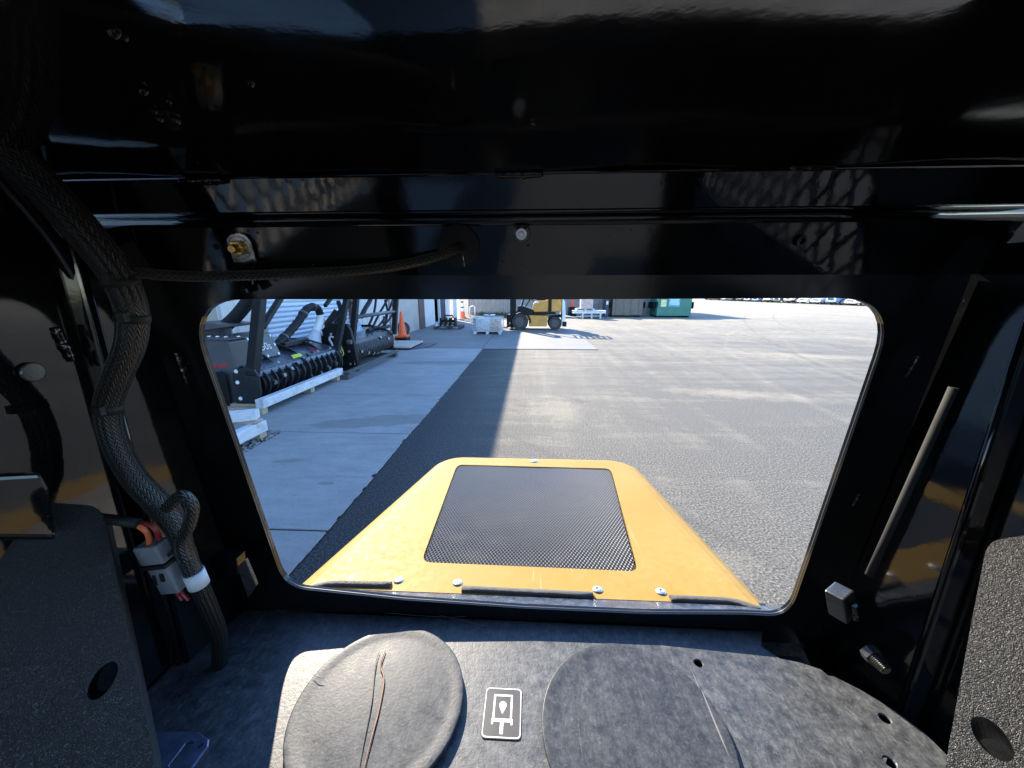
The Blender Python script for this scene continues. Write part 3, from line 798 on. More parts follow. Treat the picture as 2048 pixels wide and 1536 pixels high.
dr = [lz((0.20 * q * math.cos(t), 0.33 * q + 0.20 * q * math.sin(t)), 1, 0.0009) for t in [R(-25 + 230 * k / 12) for k in range(13)]] + [lz((0, -0.12 * q), 1, 0.0009)]
pr.add(dr, [list(range(len(dr)))])
pr.build('pictogram', 'decal_white', labo, fix=False)

# ---- yellow engine hood seen through the rear window
HN = on_y(1060, 1183, 0.625); HFz = on_y(1075, 922, 1.36).z
hy0, hy1 = 0.612, 1.36
def hood_z(y): return HN.z + (HFz - HN.z) * (y - 0.625) / (1.36 - 0.625)
nl = on_y(640, 1166, 0.625).x; nr = on_y(1478, 1194, 0.625).x; flx = on_y(908, 918, 1.36).x; frx = on_y(1240, 929, 1.36).x
plan = round_poly([Vector((nl, hy0)), Vector((nl + (flx - nl) * 0.985, hy1)), Vector((frx, hy1)), Vector((nr, hy0))], [0, 0.06, 0.06, 0], 7)
def offset_loop(pl, d):
    out = []
    for i, p in enumerate(pl):
        if i == 0: t = pl[1] - pl[0]
        elif i == len(pl) - 1: t = pl[-1] - pl[-2]
        else: t = (pl[i + 1] - pl[i - 1])
        t = t.normalized(); out.append(p + Vector((-t.y, t.x)) * d)
    return out
loops = []
for d, dz in ((0, 0), (0.020, 0.0016), (0.040, 0.008), (0.058, 0.020), (0.070, 0.040), (0.075, 0.070)):
    loops.append([Vector((p.x, p.y, hood_z(p.y) - dz * (1.0 if p.y < 1.2 else 0.8))) for p in offset_loop(plan, d)])
loops.append([p + Vector((0, 0, -0.5)) for p in [Vector((q.x, q.y, loops[-1][i].z)) for i, q in enumerate(offset_loop(plan, 0.085))]])
HD = MB(); HD.strip(loops, smooth=False)

# top with screen opening (bmesh fill) joined to the sides
scr_px = round_poly([(914, 929), (1222, 937), (1277, 1143), (842, 1124)], [16, 16, 14, 14], 5)
SN = Vector((0, -(HFz - HN.z) / (1.36 - 0.625), 1)).normalized(); SPt = Vector((0, 0.625, HN.z))
scr = [on_plane(p.x, p.y, SPt, SN) for p in scr_px]
bm = bmesh.new()
for loop in (loops[0], scr):
    vs = [bm.verts.new(p) for p in loop]
    for i in range(len(vs)): bm.edges.new((vs[i], vs[(i + 1) % len(vs)]))
bmesh.ops.triangle_fill(bm, use_beauty=True, edges=bm.edges[:])
bm.verts.index_update(); HD.add([v.co.copy() for v in bm.verts], [[v.index for v in f.verts] for f in bm.faces]); bm.free()
lip = [p - SN * 0.006 for p in scr]; HD.strip([scr + [scr[0]], lip + [lip[0]]])
hood = HD.build('engine_hood', 'yellow', LD, fix=False)
bm = bmesh.new(); bm.from_mesh(hood.data); bmesh.ops.remove_doubles(bm, verts=bm.verts, dist=0.0004); bmesh.ops.recalc_face_normals(bm, faces=bm.faces); bm.to_mesh(hood.data); bm.free()
hood.data.polygons.foreach_set('use_smooth', [False for p in hood.data.polygons])
# perforated screen: staggered hexagonal webs with real holes
sc = MB(); pitch = 0.0086; e1 = Vector((1, 0, 0)); e2 = SN.cross(e1).normalized()
c0 = sum(scr, Vector()) / len(scr)
loc2 = [((p - c0).dot(e1), (p - c0).dot(e2)) for p in scr]
def inside(x, y, poly):
    r = False; n = len(poly)
    for i in range(n):
        (xa, ya), (xb, yb) = poly[i], poly[(i + 1) % n]
        if (ya > y) != (yb > y) and x < (xb - xa) * (y - ya) / (yb - ya) + xa: r = not r
    return r
xs = [p[0] for p in loc2]; ys = [p[1] for p in loc2]
nj = int((max(ys) - min(ys)) / (pitch * 0.866)) + 2; ni = int((max(xs) - min(xs)) / pitch) + 2
for j in range(nj):
    for i in range(ni):
        x = min(xs) + (i + 0.5 * (j % 2)) * pitch; y = min(ys) + j * pitch * 0.866
        if not inside(x, y, loc2): continue
        wob = 0.0006 * math.sin(x * 21 + y * 17) + 0.0003 * math.sin(y * 41 - x * 11)
        vs = []
        for rad, h in ((pitch * 0.577, 0.0), (pitch * 0.45, 0.0010), (pitch * 0.37, -0.0012)):
            for k in range(6):
                t = R(30 + 60 * k); vs.append(c0 + e1 * (x + rad * math.cos(t)) + e2 * (y + rad * math.sin(t)) + SN * (-0.0045 + h + wob))
        sc.add(vs, [(k, (k + 1) % 6, 6 + (k + 1) % 6, 6 + k) for k in range(6)] + [(6 + k, 6 + (k + 1) % 6, 12 + (k + 1) % 6, 12 + k) for k in range(6)])
so = sc.build('perforated_screen', 'screen', hood, fix=False); so['label'] = 'black perforated metal air screen'
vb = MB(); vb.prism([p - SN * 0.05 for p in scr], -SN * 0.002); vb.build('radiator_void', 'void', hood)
# bolts along the tabs, cap bolt at the far end, corner rivets
def dome_bolt(parent, c, r, nrm, m='steel'):
    s = MB(); nrm = Vector(nrm).normalized(); e1 = nrm.cross(Vector((0, 1, 0.3))).normalized(); e2 = nrm.cross(e1)
    loops = []
    for rr, h in ((r, 0), (r * 0.97, 0.08 * r), (r * 0.75, 0.20 * r), (r * 0.4, 0.27 * r), (r * 0.3, 0.27 * r), (r * 0.26, 0.12 * r)):
        loops.append([Vector(c) + nrm * h + (e1 * math.cos(2 * math.pi * k / 16) + e2 * math.sin(2 * math.pi * k / 16)) * rr for k in range(16)])
    s.strip(loops, True, True); b = len(s.v) - 16; s.f.append([b + k for k in range(16)])
    return s.build('bolt', m, parent)
for px, py in ((797, 1160), (915, 1165), (1195, 1179), (1322, 1183)):
    dome_bolt(hood, on_plane(px, py, SPt + SN * 0.001, SN), 0.0105, SN)
dome_bolt(hood, on_plane(1068, 922, SPt + SN * 0.001, SN), 0.0165, SN)
for pts in ((822, 977), (812, 992), (1313, 982), (1322, 994)):
    p = on_plane(*pts, SPt - SN * 0.012, SN)
    s = MB(); s.box(p + Vector((0.012 if p.x < 0 else -0.012, 0, -0.002)), (0.014, 0.018, 0.008)); s.build('latch_clip', 'steel', hood, 0.003)
# rubber edging sections and the yellow tabs' ledge
def edging(xa, xb, ya, yb, bend=0):
    pts = []
    for k in range(9):
        t = k / 8; x = xa + (xb - xa) * t; y = ya + (yb - ya) * t
        if bend < 0: y += 16 * max(0, 1 - t * 2.6) ** 2
        if bend > 0: y += 18 * max(0, (t - 0.6) / 0.4) ** 2
        pts.append(on_plane(x, y, SPt + SN * 0.002, SN))
    s = MB(); s.tube(pts, 0.0075, 10); zc_ = sum(p.z for p in s.v) / len(s.v); s.v = [Vector((p.x, p.y, p.z - 0.001)) for p in s.v]
    return s.build('rubber_edging', 'foam', hood)
edging(612, 782, 1166, 1170, -1); edging(924, 1186, 1178, 1191); edging(1340, 1520, 1197, 1205, 1)
ls = MB()
a0, a1 = on_plane(606, 1182, SPt - SN * 0.014, SN), on_plane(1530, 1213, SPt - SN * 0.014, SN)
ls.tube([a0, a1], 0.006, 8); ls.build('edging_lip', 'decal_white' if False else 'sillmetal', hood)
sl = MB()
sl.prism([(-0.50, 0.5615, 0.9435), (-0.50, 0.6115, 0.9165), (-0.50, 0.64, HN.z - 0.03), (-0.50, 0.64, HN.z - 0.06), (-0.50, 0.5615, HN.z - 0.06)], (1.0, 0, 0))
sl.build('window_sill', 'sillmetal', LD)
# machine body and tracks under it all
bd_ = MB(); bd_.span((-0.42, 0.63, 0.30), (0.44, 1.30, 0.72)); bd_.span((-0.48, -0.7, 0.25), (0.5, 0.62, 0.455)); bd_.build('chassis', 'paint_satin', LD, 0.03)
for x in (-0.74, 0.76):
    tr = MB(); n = 40; pth = []
    for k in range(n):
        t = 2 * math.pi * k / n
        pth.append((math.copysign(abs(math.cos(t)) ** 0.45, math.cos(t)) * 0.85 + 0.05, 0.26 + math.copysign(abs(math.sin(t)) ** 0.6, math.sin(t)) * 0.26))
    tr.prism([(x - 0.18, a, b) for a, b in pth], (0.36, 0, 0)); tr.build('rubber_track', 'tyre', LD, 0.02)

# ---- consoles left and right
def console(pts, plane_p, plane_n, th, rads, holes_px):
    n = Vector(plane_n).normalized()
    pp = round_poly(pts, rads, 7)
    outl = [on_plane(p.x, p.y, plane_p, n) for p in pp]
    hs = []
    for (hx, hy, a, b, rot) in holes_px:
        hs.append([on_plane(hx + a * math.cos(t) * math.cos(rot) - b * math.sin(t) * math.sin(rot), hy + a * math.cos(t) * math.sin(rot) + b * math.sin(t) * math.cos(rot), plane_p, n) for t in [2 * math.pi * k / 24 for k in range(24)]])
    o = holed_plate('armrest_console', outl, hs, -n * th, 'grain', LD)
    bv = o.modifiers.new('bevel', 'BEVEL'); bv.width = 0.009; bv.segments = 4; bv.limit_method = 'ANGLE'; bv.angle_limit = R(50)
    return o
nL = (0.62, -0.55, 0.56); pL = on_y(235, 1250, 0.33)
console([(-260, 1090), (60, 1002), (205, 1012), (238, 1180), (318, 1560), (320, 1700), (-260, 1700)], pL, nL, 0.06, [60, 120, 45, 0, 0, 0, 0], [(205, 1362, 46, 20, R(-55))])
nR = (-0.60, -0.25, 0.76); pR = on_y(1935, 1290, 0.285)
console([(2260, 1085), (2080, 1066), (1975, 1082), (1938, 1270), (1885, 1560), (1880, 1700), (2260, 1700)], pR, nR, 0.06, [60, 60, 42, 0, 0, 0, 0], [(1985, 1478, 58, 26, R(47))])

for px, py, pp, nn_, xw in ((60, 1300, pL, nL, -0.572), (2010, 1330, pR, nR, 0.576)):
    n_ = Vector(nn_).normalized(); q = on_plane(px, py, pp, n_) - n_ * 0.061
    s = MB(); s.bar(q + Vector((0, 0, -0.002)) + n_ * 0.02, Vector((xw, q.y + 0.01, q.z - 0.03)), 0.05, 0.035); s.build('armrest_bracket', 'paint_satin', LD, 0.004)
# ---- wiring harness down the left post
HY = 0.415
def hp_(x, y, Y=HY): return on_y(x, y, Y)
main = smooth_path([hp_(-60, 240, .355), hp_(10, 300, .365), hp_(75, 362, .375), hp_(140, 432, .385), hp_(195, 497, .395), hp_(240, 560, .405), hp_(264, 625), hp_(260, 690), hp_(234, 755), hp_(216, 815), hp_(230, 885), hp_(268, 955), hp_(318, 1010), hp_(352, 1055), hp_(372, 1110), hp_(396, 1165), hp_(420, 1220, .43), hp_(438, 1270, .445), hp_(440, 1330, .45)], 8)
n = len(main); rad = []
for i in range(n):
    t = i / (n - 1); r = 0.0150 + 0.0015 * math.sin(t * 9)
    if t > 0.66: r = 0.0150 - 0.004 * min(1, (t - 0.66) / 0.12)
    rad.append(r)
hs_ = MB(); hs_.tube(main, rad, 20); harness = hs_.build('wiring_harness', 'braid', LD)
br = smooth_path([hp_(238, 560, .405), hp_(268, 546, .41), hp_(320, 550, .42), hp_(400, 553, .44), hp_(490, 551, .455), hp_(590, 547, .462), hp_(700, 542, .466), hp_(790, 532, .468), hp_(860, 517, .47), hp_(905, 500, .474), hp_(922, 494, .486)], 7)
bs = MB(); bs.tube(br, 0.0062, 14); bs.build('branch_sleeve', 'braid_fine', harness)
lp_ = smooth_path([hp_(335, 1015, .405), hp_(362, 992, .40), hp_(384, 1012, .40), hp_(378, 1050, .40), hp_(362, 1085, .40), hp_(372, 1120, .40)], 8)
ls_ = MB(); ls_.tube(lp_, 0.0075, 14); ls_.build('looped_sleeve', 'braid_fine', harness)
def tie(i, w, parent=harness):
    a, b = main[i], main[i + 1]; d = (b - a).normalized(); s = MB()
    s.cyl(a - d * w, a + d * w, rad[i] * 1.06, 20); s.box(a + Vector((0.006, -rad[i] * 1.05, 0)), (0.009, 0.006, 0.010)); return s.build('cable_tie', 'rubber', parent)
for px, w in ((40, 0.004), (49, 0.005), (72, 0.005)): tie(px, w)
# white tag, connector, wires
ti = min(range(n), key=lambda i: (main[i] - hp_(394, 1160)).length)
d_ = (main[ti + 1] - main[ti - 1]).normalized()
tg = MB(); tg.cyl(main[ti] - d_ * 0.013, main[ti] + d_ * 0.011, rad[ti] * 1.13, 22); tg.build('white_tag', 'tag', harness)
ca, cb_ = hp_(302, 1085, .40), hp_(352, 1178, .405)
cd = (cb_ - ca).normalized(); cs = MB()
cs.bar(ca, ca.lerp(cb_, 0.36), 0.034, 0.022, up=(0, 1, 0)); cs.bar(ca.lerp(cb_, 0.37), cb_, 0.028, 0.019, up=(0, 1, 0))
conn = cs.build('connector_plug', 'plug', LD, 0.0025)
cs = MB(); q0 = ca.lerp(cb_, 0.40); cs.bar(q0 - cd * 0.0025, q0 + cd * 0.0025, 0.037, 0.025, up=(0, 1, 0)); cs.bar(q0, hp_(366, 1085, .40), 0.004, 0.006, up=(0, 1, 0)); cs.build('cable_tie', 'rubber', conn)
cs = MB(); cs.box(ca.lerp(cb_, 0.62) + Vector((0.004, -0.0105, 0)), (0.005, 0.002, 0.012)); cs.box(ca.lerp(cb_, 0.66) + Vector((-0.008, -0.0105, -0.002)), (0.003, 0.002, 0.016)); cs.build('latch_slot', 'void', conn)
w1 = MB(); w1.tube(smooth_path([hp_(278, 1052, .39), hp_(292, 1062, .39), hp_(298, 1075, .395), hp_(299, 1092, .40)]), 0.0033, 10); w1.build('orange_wire', 'wire_orange', conn)
w2 = MB(); w2.tube(smooth_path([hp_(278, 1045, .395), hp_(300, 1050, .395), hp_(312, 1062, .395), hp_(318, 1078, .40)]), 0.0030, 10)
w2.build('red_wire', 'wire_red', conn)
for pp_ in (((352, 1178), (358, 1192), (366, 1200)), ((358, 1172), (366, 1188), (378, 1200))):
    w2 = MB(); w2.tube(smooth_path([hp_(x, y, .405) for x, y in pp_]), 0.0028, 8); w2.build('red_wire', 'wire_red', conn)
sh = MB(); sh.tube([hp_(200, 1036, .385), hp_(278, 1047, .39)], 0.0062, 12); sh.build('cable_sheath', 'rubber', conn)

# ---- grommet, clamp, bolts on the header
hn = Vector((0, prof[1][1] - prof[0][1], -(prof[1][0] - prof[0][0]))).normalized()   # along header; normal below
hnorm = Vector((0, -(prof[1][1] - prof[0][1]), (prof[1][0] - prof[0][0]))).normalized()
hpt = Vector((0, prof[0][0], prof[0][1]))
def on_h(x, y, d=0.0): return on_plane(x, y, hpt + hnorm * d, hnorm)
def disc(parent, name, c, r, h, m, n=28, nrm=None):
    nrm = nrm or hnorm; s = MB(); s.cyl(c, c + nrm * h, r, n); return s.build(name, m, parent, 0.001)
gcen = on_h(919, 491)
disc(LD, 'grommet', gcen, 0.0255, 0.004, 'rubber')
ww = MB(); ww.tube([on_h(925, 505, .006), on_h(927, 520, .007), on_h(929, 533, .005)], 0.0006, 6); ww.build('strip_tail', 'steel', LD)
# P clamp
cl_ = MB(); base = [on_h(px, py, 0.003) for px, py in ((455, 480), (462, 470), (478, 466), (492, 470), (503, 483), (514, 524), (470, 524))]
cl_.prism(base, hnorm * 0.002); clamp = cl_.build('cable_clamp', 'steel', LD)
cl_ = MB(); cpth = [on_h(492, 524, .004), on_h(490, 532, .012), on_h(489, 545, .0225), on_h(490, 558, .02), on_h(493, 566, .010), on_h(494, 567, .002)]
for p, q_ in zip(cpth[:-1], cpth[1:]): cl_.bar(p, q_, 0.026, 0.002, up=(0, -1, 0.3))
cl_.build('clamp_strap', 'paint', clamp)
disc(clamp, 'washer', on_h(480, 495, 0.005), 0.0135, 0.0015, 'steel')
s = MB(); c = on_h(480, 495, 0.0065); s.cyl(c, c + hnorm * 0.008, 0.0095, 6, smooth=False); s.build('hex_nut', 'brass', clamp, 0.0008)
s = MB(); s.cyl(c, c + hnorm * 0.016, 0.0052, 14); s.build('stud', 'brass', clamp, 0.001)
# cap screw with washer
bc = on_h(1043, 467, 0.001)
wsh = disc(LD, 'washer', bc, 0.0112, 0.002, 'blocksteel')
s = MB(); s.cyl(bc + hnorm * 0.002, bc + hnorm * 0.007, 0.007, 18); s.cyl(bc + hnorm * 0.007, bc + hnorm * 0.0095, 0.0032, 12); s.build('cap_screw', 'steel', wsh, 0.0008)
weld_bead(on_h(1028, 452, 0.001), on_h(1058, 452, 0.001), 0.004, seed=9)
for px, py, r in ((1540, 484, 0.0055), (1600, 481, 0.0065)):
    s = MB(); c = on_h(px, py); s.ring(c + hnorm * 0.002, hnorm, r * 0.55, r, 0.003, 16); s.cyl(c + hnorm * 0.0005, c + hnorm * 0.0012, r * 0.55, 12); s.build('threaded_boss', 'paint', LD)
for px, py in ((433, 493),):
    s = MB(); c = on_h(px, py); s.cyl(c, c + hnorm * 0.0006, 0.004, 12); s.build('blind_hole', 'void', LD)
# specks of weld spatter on the header and roof
ws_ = MB(); rg = random.Random(31)
def speck(p, nrm, r):
    e1 = Vector((1, 0, 0)); e2 = nrm.cross(e1).normalized(); lo_ = []
    for rr, h in ((r, 0), (r * 0.8, r * 0.45), (r * 0.35, r * 0.8), (0.02 * r, r * 0.85)): lo_.append([p + nrm * h + (e1 * math.cos(k * math.pi / 4) + e2 * math.sin(k * math.pi / 4)) * rr for k in range(8)])
    ws_.strip(lo_, True, True)
for k in range(46):
    speck(on_h(rg.uniform(380, 760) if k < 30 else rg.uniform(900, 1750), rg.uniform(445, 545)), hnorm, rg.uniform(0.0006, 0.0017))
for px, py in ((286, 170), (335, 188), (310, 212), (318, 235), (355, 238), (352, 332), (392, 331), (222, 25), (240, 40), (500, 145), (1068, 242)):
    for q_ in range(2):
        d = ray(px + rg.uniform(-6, 6), py + rg.uniform(-6, 6)); t_ = (z0 - H - 0.002) / d.z; p = EYE + d * t_; p.z = roof_z(p.y)
        speck(p, Vector((0, 0, -1)), rg.uniform(0.0014, 0.0028))
ws_.build('weld_spatter', 'weld', LD)['kind'] = 'stuff'
# welds on the walls and posts
for i, (pa, pb, Y) in enumerate((((350, 703), (376, 770), None), ((1838, 706), (1812, 752), None), ((1718, 985), (1704, 1012), None))):
    weld_bead(on_w(*pa, -0.001), on_w(*pb, -0.001), 0.0042, seed=20 + i)
for i, (pa, pb, X) in enumerate((((112, 655), (146, 722), -0.572), ((1960, 985), (1930, 1030), 0.575), ((1808, 1225), (1816, 1265), 0.575))):
    weld_bead(on_x(*pa, X), on_x(*pb, X), 0.005, seed=40 + i)

# ---- left post tube, left wall bolt, left box
at = MB(); at.tube(smooth_path([on_x(px, py, -0.568) for px, py in ((-60, 300), (0, 358), (60, 425), (118, 498), (168, 585), (206, 680), (232, 760))]), 0.009, 12); at.build('door_frame_tube', 'paint', LD)
c = on_x(62, 744, -0.573); s = MB(); s.cyl(c, c + Vector((0.004, 0, 0)), 0.0115, 20); s.build('hole_plug', 'blocksteel', LD, 0.0015)
bx = MB()
q = [on_x(px, py, -0.53) for px, py in ((-80, 952), (88, 944), (104, 975), (120, 1080), (-80, 1080))]
bx.prism(q, (-0.045, 0, 0)); bx.build('storage_box', 'paint', LD, 0.006, seg=3)
# right post tube
s = MB(); s.tube(smooth_path([on_x(px, py, 0.574) for px, py in ((2140, 520), (2048, 640), (1975, 770), (1905, 920), (1840, 1060), (1790, 1160))]), 0.008, 12); s.build('door_frame_tube', 'paint', LD)
s = MB(); s.tube([on_y(1907, 775, .418), on_y(1770, 1080, .418), on_y(1738, 1150, .42)], 0.0042, 12); s.build('seal_strip', 'void', LD)
# bracket blocks at the foot of both jambs
s = MB(); p0 = on_y(1682, 1205, .43); s.box(p0, (0.024, 0.022, 0.040), Matrix.Rotation(R(-18), 3, 'Y') @ Matrix.Rotation(R(25), 3, 'Z')); s.build('latch_block', 'blocksteel', LD, 0.002)
weld_bead(on_y(1708, 1210, .415), on_y(1712, 1240, .415), 0.005, seed=61)
s = MB(); s.prism([on_y(px, py, .47) for px, py in ((473, 1135), (490, 1120), (512, 1172), (496, 1196))], (0, 0.006, 0)); s.build('latch_tab', 'blocksteel', LD, 0.001)
s = MB(); s.prism([on_y(px, py, .475) for px, py in ((418, 1118), (472, 1118), (476, 1150), (430, 1160))], (0, 0.02, 0)); s.build('latch_bracket', 'paint', LD, 0.002)
# threaded stud lower right
s = MB(); p0 = on_y(1735, 1300, .40); p1 = on_y(1782, 1352, .37); d = (p1 - p0).normalized(); L = (p1 - p0).length
for k in range(9): s.cyl(p0 + d * (L * (0.35 + 0.07 * k)), p0 + d * (L * (0.35 + 0.07 * k + 0.035)), 0.0105 - 0.0004 * k, 16); s.cyl(p0 + d * (L * (0.385 + 0.07 * k)), p0 + d * (L * (0.42 + 0.07 * k)), 0.0090 - 0.0004 * k, 16)
s.cyl(p0, p0 + d * L * 0.36, 0.0125, 6, smooth=False); s.v = [p0 + (q_ - p0) * 0.85 for q_ in s.v]; s.build('threaded_stud', 'blocksteel', LD)
# flat bracket with a slot, lower left
zb = 0.955
bl = [on_z(px, py, zb) for px, py in ((270, 1462), (395, 1463), (418, 1478), (416, 1492), (366, 1560), (250, 1560))]
sl_ = [on_z(px, py, zb) for px, py in ((381, 1482), (386, 1486), (352, 1528), (342, 1536), (338, 1530), (372, 1486))]
holed_plate('slotted_bracket', bl, [sl_], (0, 0, -0.005), 'bracket_skylit', LD, 0.001)

# ---- dry needles lying on the cover and sill
def needle(pts, z, r, m, label, grp=None):
    s = MB(); p = smooth_path([on_z(x, y, z + dz) for x, y, dz in pts], 6); s.tube(p, [r * (0.35 + 0.65 * math.sin(math.pi * (0.08 + 0.84 * k / (len(p) - 1)))) for k in range(len(p))], 6)
    return solo(s, 'pine_needle', m, label, 'pine needle', grp)
CZ = SHELF + 0.0112
needle([(771, 1301, 0), (764, 1318, .001), (762, 1336, 0), (768, 1360, .001), (758, 1420, .0005), (742, 1480, .001), (726, 1545, 0)], CZ, 0.0013, 'needle', 'long brown dry needle standing apart at its bent tip on round cover')
needle([(759, 1303, 0), (753, 1320, .001), (748, 1360, 0), (742, 1410, .001), (728, 1480, .0005), (716, 1545, 0)], CZ, 0.0009, 'needle_dark', 'thin dark dry needle with hooked tip on round cover')
needle([(626, 1349, 0), (637, 1354, .0005), (649, 1357, 0)], CZ + 0.001, 0.0005, 'needle_dark', 'tiny dark needle scrap near the edge of round cover')
needle([(630, 1217, 0), (680, 1215, 0), (715, 1213, 0)], SHELF + .002, 0.0007, 'needle_dark', 'dry needle lying on the shelf under the sill, shortest of the three', None)
needle([(720, 1220, 0), (800, 1228, .001), (900, 1234, 0), (978, 1229, 0)], SHELF + .002, 0.0007, 'needle_dark', 'long dry needle lying along the shelf under the window sill', None)
needle([(870, 1228, 0.001), (920, 1240, .001), (972, 1252, 0)], SHELF + .002, 0.0006, 'needle_dark', 'dry needle slanting off the long one under the sill', None)

# =================================================================== WHITE METAL BUILDING ON THE LEFT
WX = -4.66; EAVE = 4.83
BL = thing('metal_building', 'long white metal clad building with roller door and beige panel', 'building', (-8, 8, 0))
def corrug(y0, y1, x, z0, z1, pitch=0.30, depth=0.03, sgn=1):
    """ribbed sheet facing +x"""
    pts = []; y = y0
    while y < y1 - 1e-6:
        for dy, dx in ((0, 0), (pitch * 0.10, depth), (pitch * 0.28, depth), (pitch * 0.38, 0), (pitch * 0.62, 0), (pitch * 0.66, depth * 0.3), (pitch * 0.72, depth * 0.3), (pitch * 0.76, 0)):
            yy = y + dy
            if yy <= y1: pts.append((yy, x + dx * sgn))
        y += pitch
    pts.append((y1, x))
    s = MB(); s.strip([[(xx, yy, z0) for yy, xx in pts], [(xx, yy, z1) for yy, xx in pts]]); return s
doorY0, doorY1 = 6.35, 9.55
for y0, y1, z0, z1 in ((-9, doorY0 - 0.12, 0.02, EAVE), (doorY0 - 0.12, doorY1 + 0.30, 3.6, EAVE), (doorY1 + 0.3, 12.2, 0.02, EAVE), (12.2, 16.2, 2.9, EAVE), (16.2, 18.1, 0.02, EAVE), (18.1, 20.3, 2.6, EAVE), (20.3, 21.6, 0.02, EAVE)):
    corrug(y0, y1, WX, z0, z1).build('wall_cladding', 'wallwhite', BL, fix=False)
# roller door: curved slats
rd = MB(); zz = 0.03; pr_ = []
while zz < 3.55:
    for k in range(6):
        t = k / 5; pr_.append((WX - 0.06 + 0.022 * math.sin(math.pi * t), zz + 0.085 * t))
    zz += 0.092
rd.strip([[(x, doorY0, z) for x, z in pr_], [(x, doorY1, z) for x, z in pr_]])
door = rd.build('roller_door', 'doorwhite', BL, fix=False)
s = MB(); s.span((WX - 0.10, doorY0 - 0.12, 0), (WX + 0.05, doorY0, 3.6)); s.build('door_jamb', 'tan', BL, 0.005)
s = MB(); s.span((WX - 0.10, doorY1, 0), (WX + 0.05, doorY1 + 0.30, 3.6)); s.build('door_jamb', 'brown', BL, 0.005)
s = MB(); s.span((WX - 0.12, doorY0, 3.55), (WX + 0.12, doorY1, 3.9)); s.build('door_hood', 'tan', BL, 0.01)
for yy in (5.05,):
    s = MB(); s.span((WX + 0.035, yy, 0.02), (WX + 0.12, yy + 0.20, EAVE - 0.1)); s.build('downpipe', 'tan', BL, 0.01)
# beige infill with brown frame
s = MB(); s.span((WX - 0.05, 12.3, 0.02), (WX + 0.02, 15.45, 2.65)); s.build('beige_panel', 'beige', BL)
s = MB(); s.span((WX - 0.05, 15.45, 0.0), (WX + 0.07, 16.2, 2.9)); s.build('frame_post', 'brown', BL, 0.01)
s = MB(); s.span((WX - 0.05, 12.2, 2.65), (WX + 0.06, 15.45, 2.9)); s.build('frame_head', 'brown', BL, 0.01)
# dark doorway with open leaf
s = MB(); s.span((WX - 2.2, 18.1, 0.02), (WX - 2.1, 20.3, 2.6)); s.span((WX - 2.2, 18.0, 0.02), (WX - 0.02, 18.09, 2.6)); s.span((WX - 2.2, 20.31, 0.02), (WX - 0.02, 20.4, 2.6)); s.build('doorway_recess', 'void', BL)
s = MB(); s.span((WX + 0.0, 19.0, 0.05), (WX + 0.06, 20.28, 2.55)); s.build('door_leaf', 'binnavy', BL, 0.01)
s = MB(); s.span((WX - 0.02, 18.86, 0.02), (WX + 0.10, 18.97, 2.58)); s.build('door_post', 'white', BL, 0.01)
# roof, far gable and back so the block casts its shadow
s = MB(); s.prism([(WX + 0.28, -9.2, EAVE), (WX + 0.28, -9.2, EAVE + 0.06), (-11, -9.2, 7.0), (-17.5, -9.2, EAVE + 0.06), (-17.5, -9.2, EAVE)], (0, 31.0, 0)); s.build('roof', 'roof', BL)
s = MB(); s.span((-17.2, 21.5, 0), (WX - 0.02, 21.58, EAVE - 0.01)); s.span((-17.2, -9, 0), (-17.1, 21.5, EAVE - 0.01)); s.span((-17.2, -9.06, 0), (WX - 0.02, -8.99, EAVE - 0.01)); s.build('end_wall', 'wallwhite', BL)
s = MB(); s.span((WX + 0.28, -9.2, EAVE - 0.08), (WX + 0.42, 21.8, EAVE + 0.07)); s.build('gutter', 'brown', BL, 0.02)

# =================================================================== GREY CLAD LOW BUILDING AT THE END OF THE YARD
FB = thing('low_shed', 'low shed of weathered grey ribbed cladding at the far end of the yard', 'shed', (3, 28, 0))
def corrug_y(x0, x1, y, z0, z1, pitch=0.30, depth=0.035):
    s = corrug(x0, x1, 0, z0, z1, pitch, depth); s.v = [Vector((p.y, y - p.x, p.z)) for p in s.v]; return s
x = -4.4
while x < 10.6:
    corrug_y(x, min(x + 3.0, 10.9), 26.6, 0.02, 2.55).build('wall_panel', 'fence', FB, fix=False); x += 3.0
s = MB(); s.span((10.9, 26.6, 0), (10.96, 33, 2.55)); s.span((-4.5, 32.9, 0), (10.9, 33, 2.55)); s.build('side_wall', 'fence', FB)
s = MB(); s.span((-4.6, 26.4, 2.55), (11.0, 33.2, 2.65)); s.build('roof', 'roof', FB, 0.01)
# posts and pipe by the corner
for i, (px, w) in enumerate(((911, 0.10), (918, 0.09))):
    c = on_z(px, 639 - i, 0)
    s = MB(); s.span((c.x - w, c.y - w, 0), (c.x + w, c.y + w, 3.0)); s.span((c.x - w * 1.6, c.y - w * 1.6, 0.0), (c.x + w * 1.6, c.y + w * 1.6, 0.03))
    solo(s, 'white_post', 'white', ('white steel post on a base plate beside the dark doorway', 'white steel post standing nearer the orange and white bollard')[i], 'post', bevel=0.01)
c = on_z(940, 634, 0); s = MB()
s.tube([(c.x, c.y, 0), (c.x, c.y, 0.62), (c.x + 0.22, c.y, 0.70), (c.x + 0.32, c.y, 0.62), (c.x + 0.32, c.y, 0.0)], 0.045, 10)
solo(s, 'pipe_hoop', 'white', 'small white pipe hoop guard in front of the grey shed', 'guard')
c = on_z(925, 636, 0)
bo = thing('traffic_bollard', 'orange based bollard with white bands beside the white posts', 'bollard', c)
s = MB(); s.lathe([(0.0, 0), (0.24, 0), (0.24, 0.06), (0.16, 0.07), (0.15, 0.36), (0.0, 0.36)], c, 18); s.build('base', 'orange', bo)
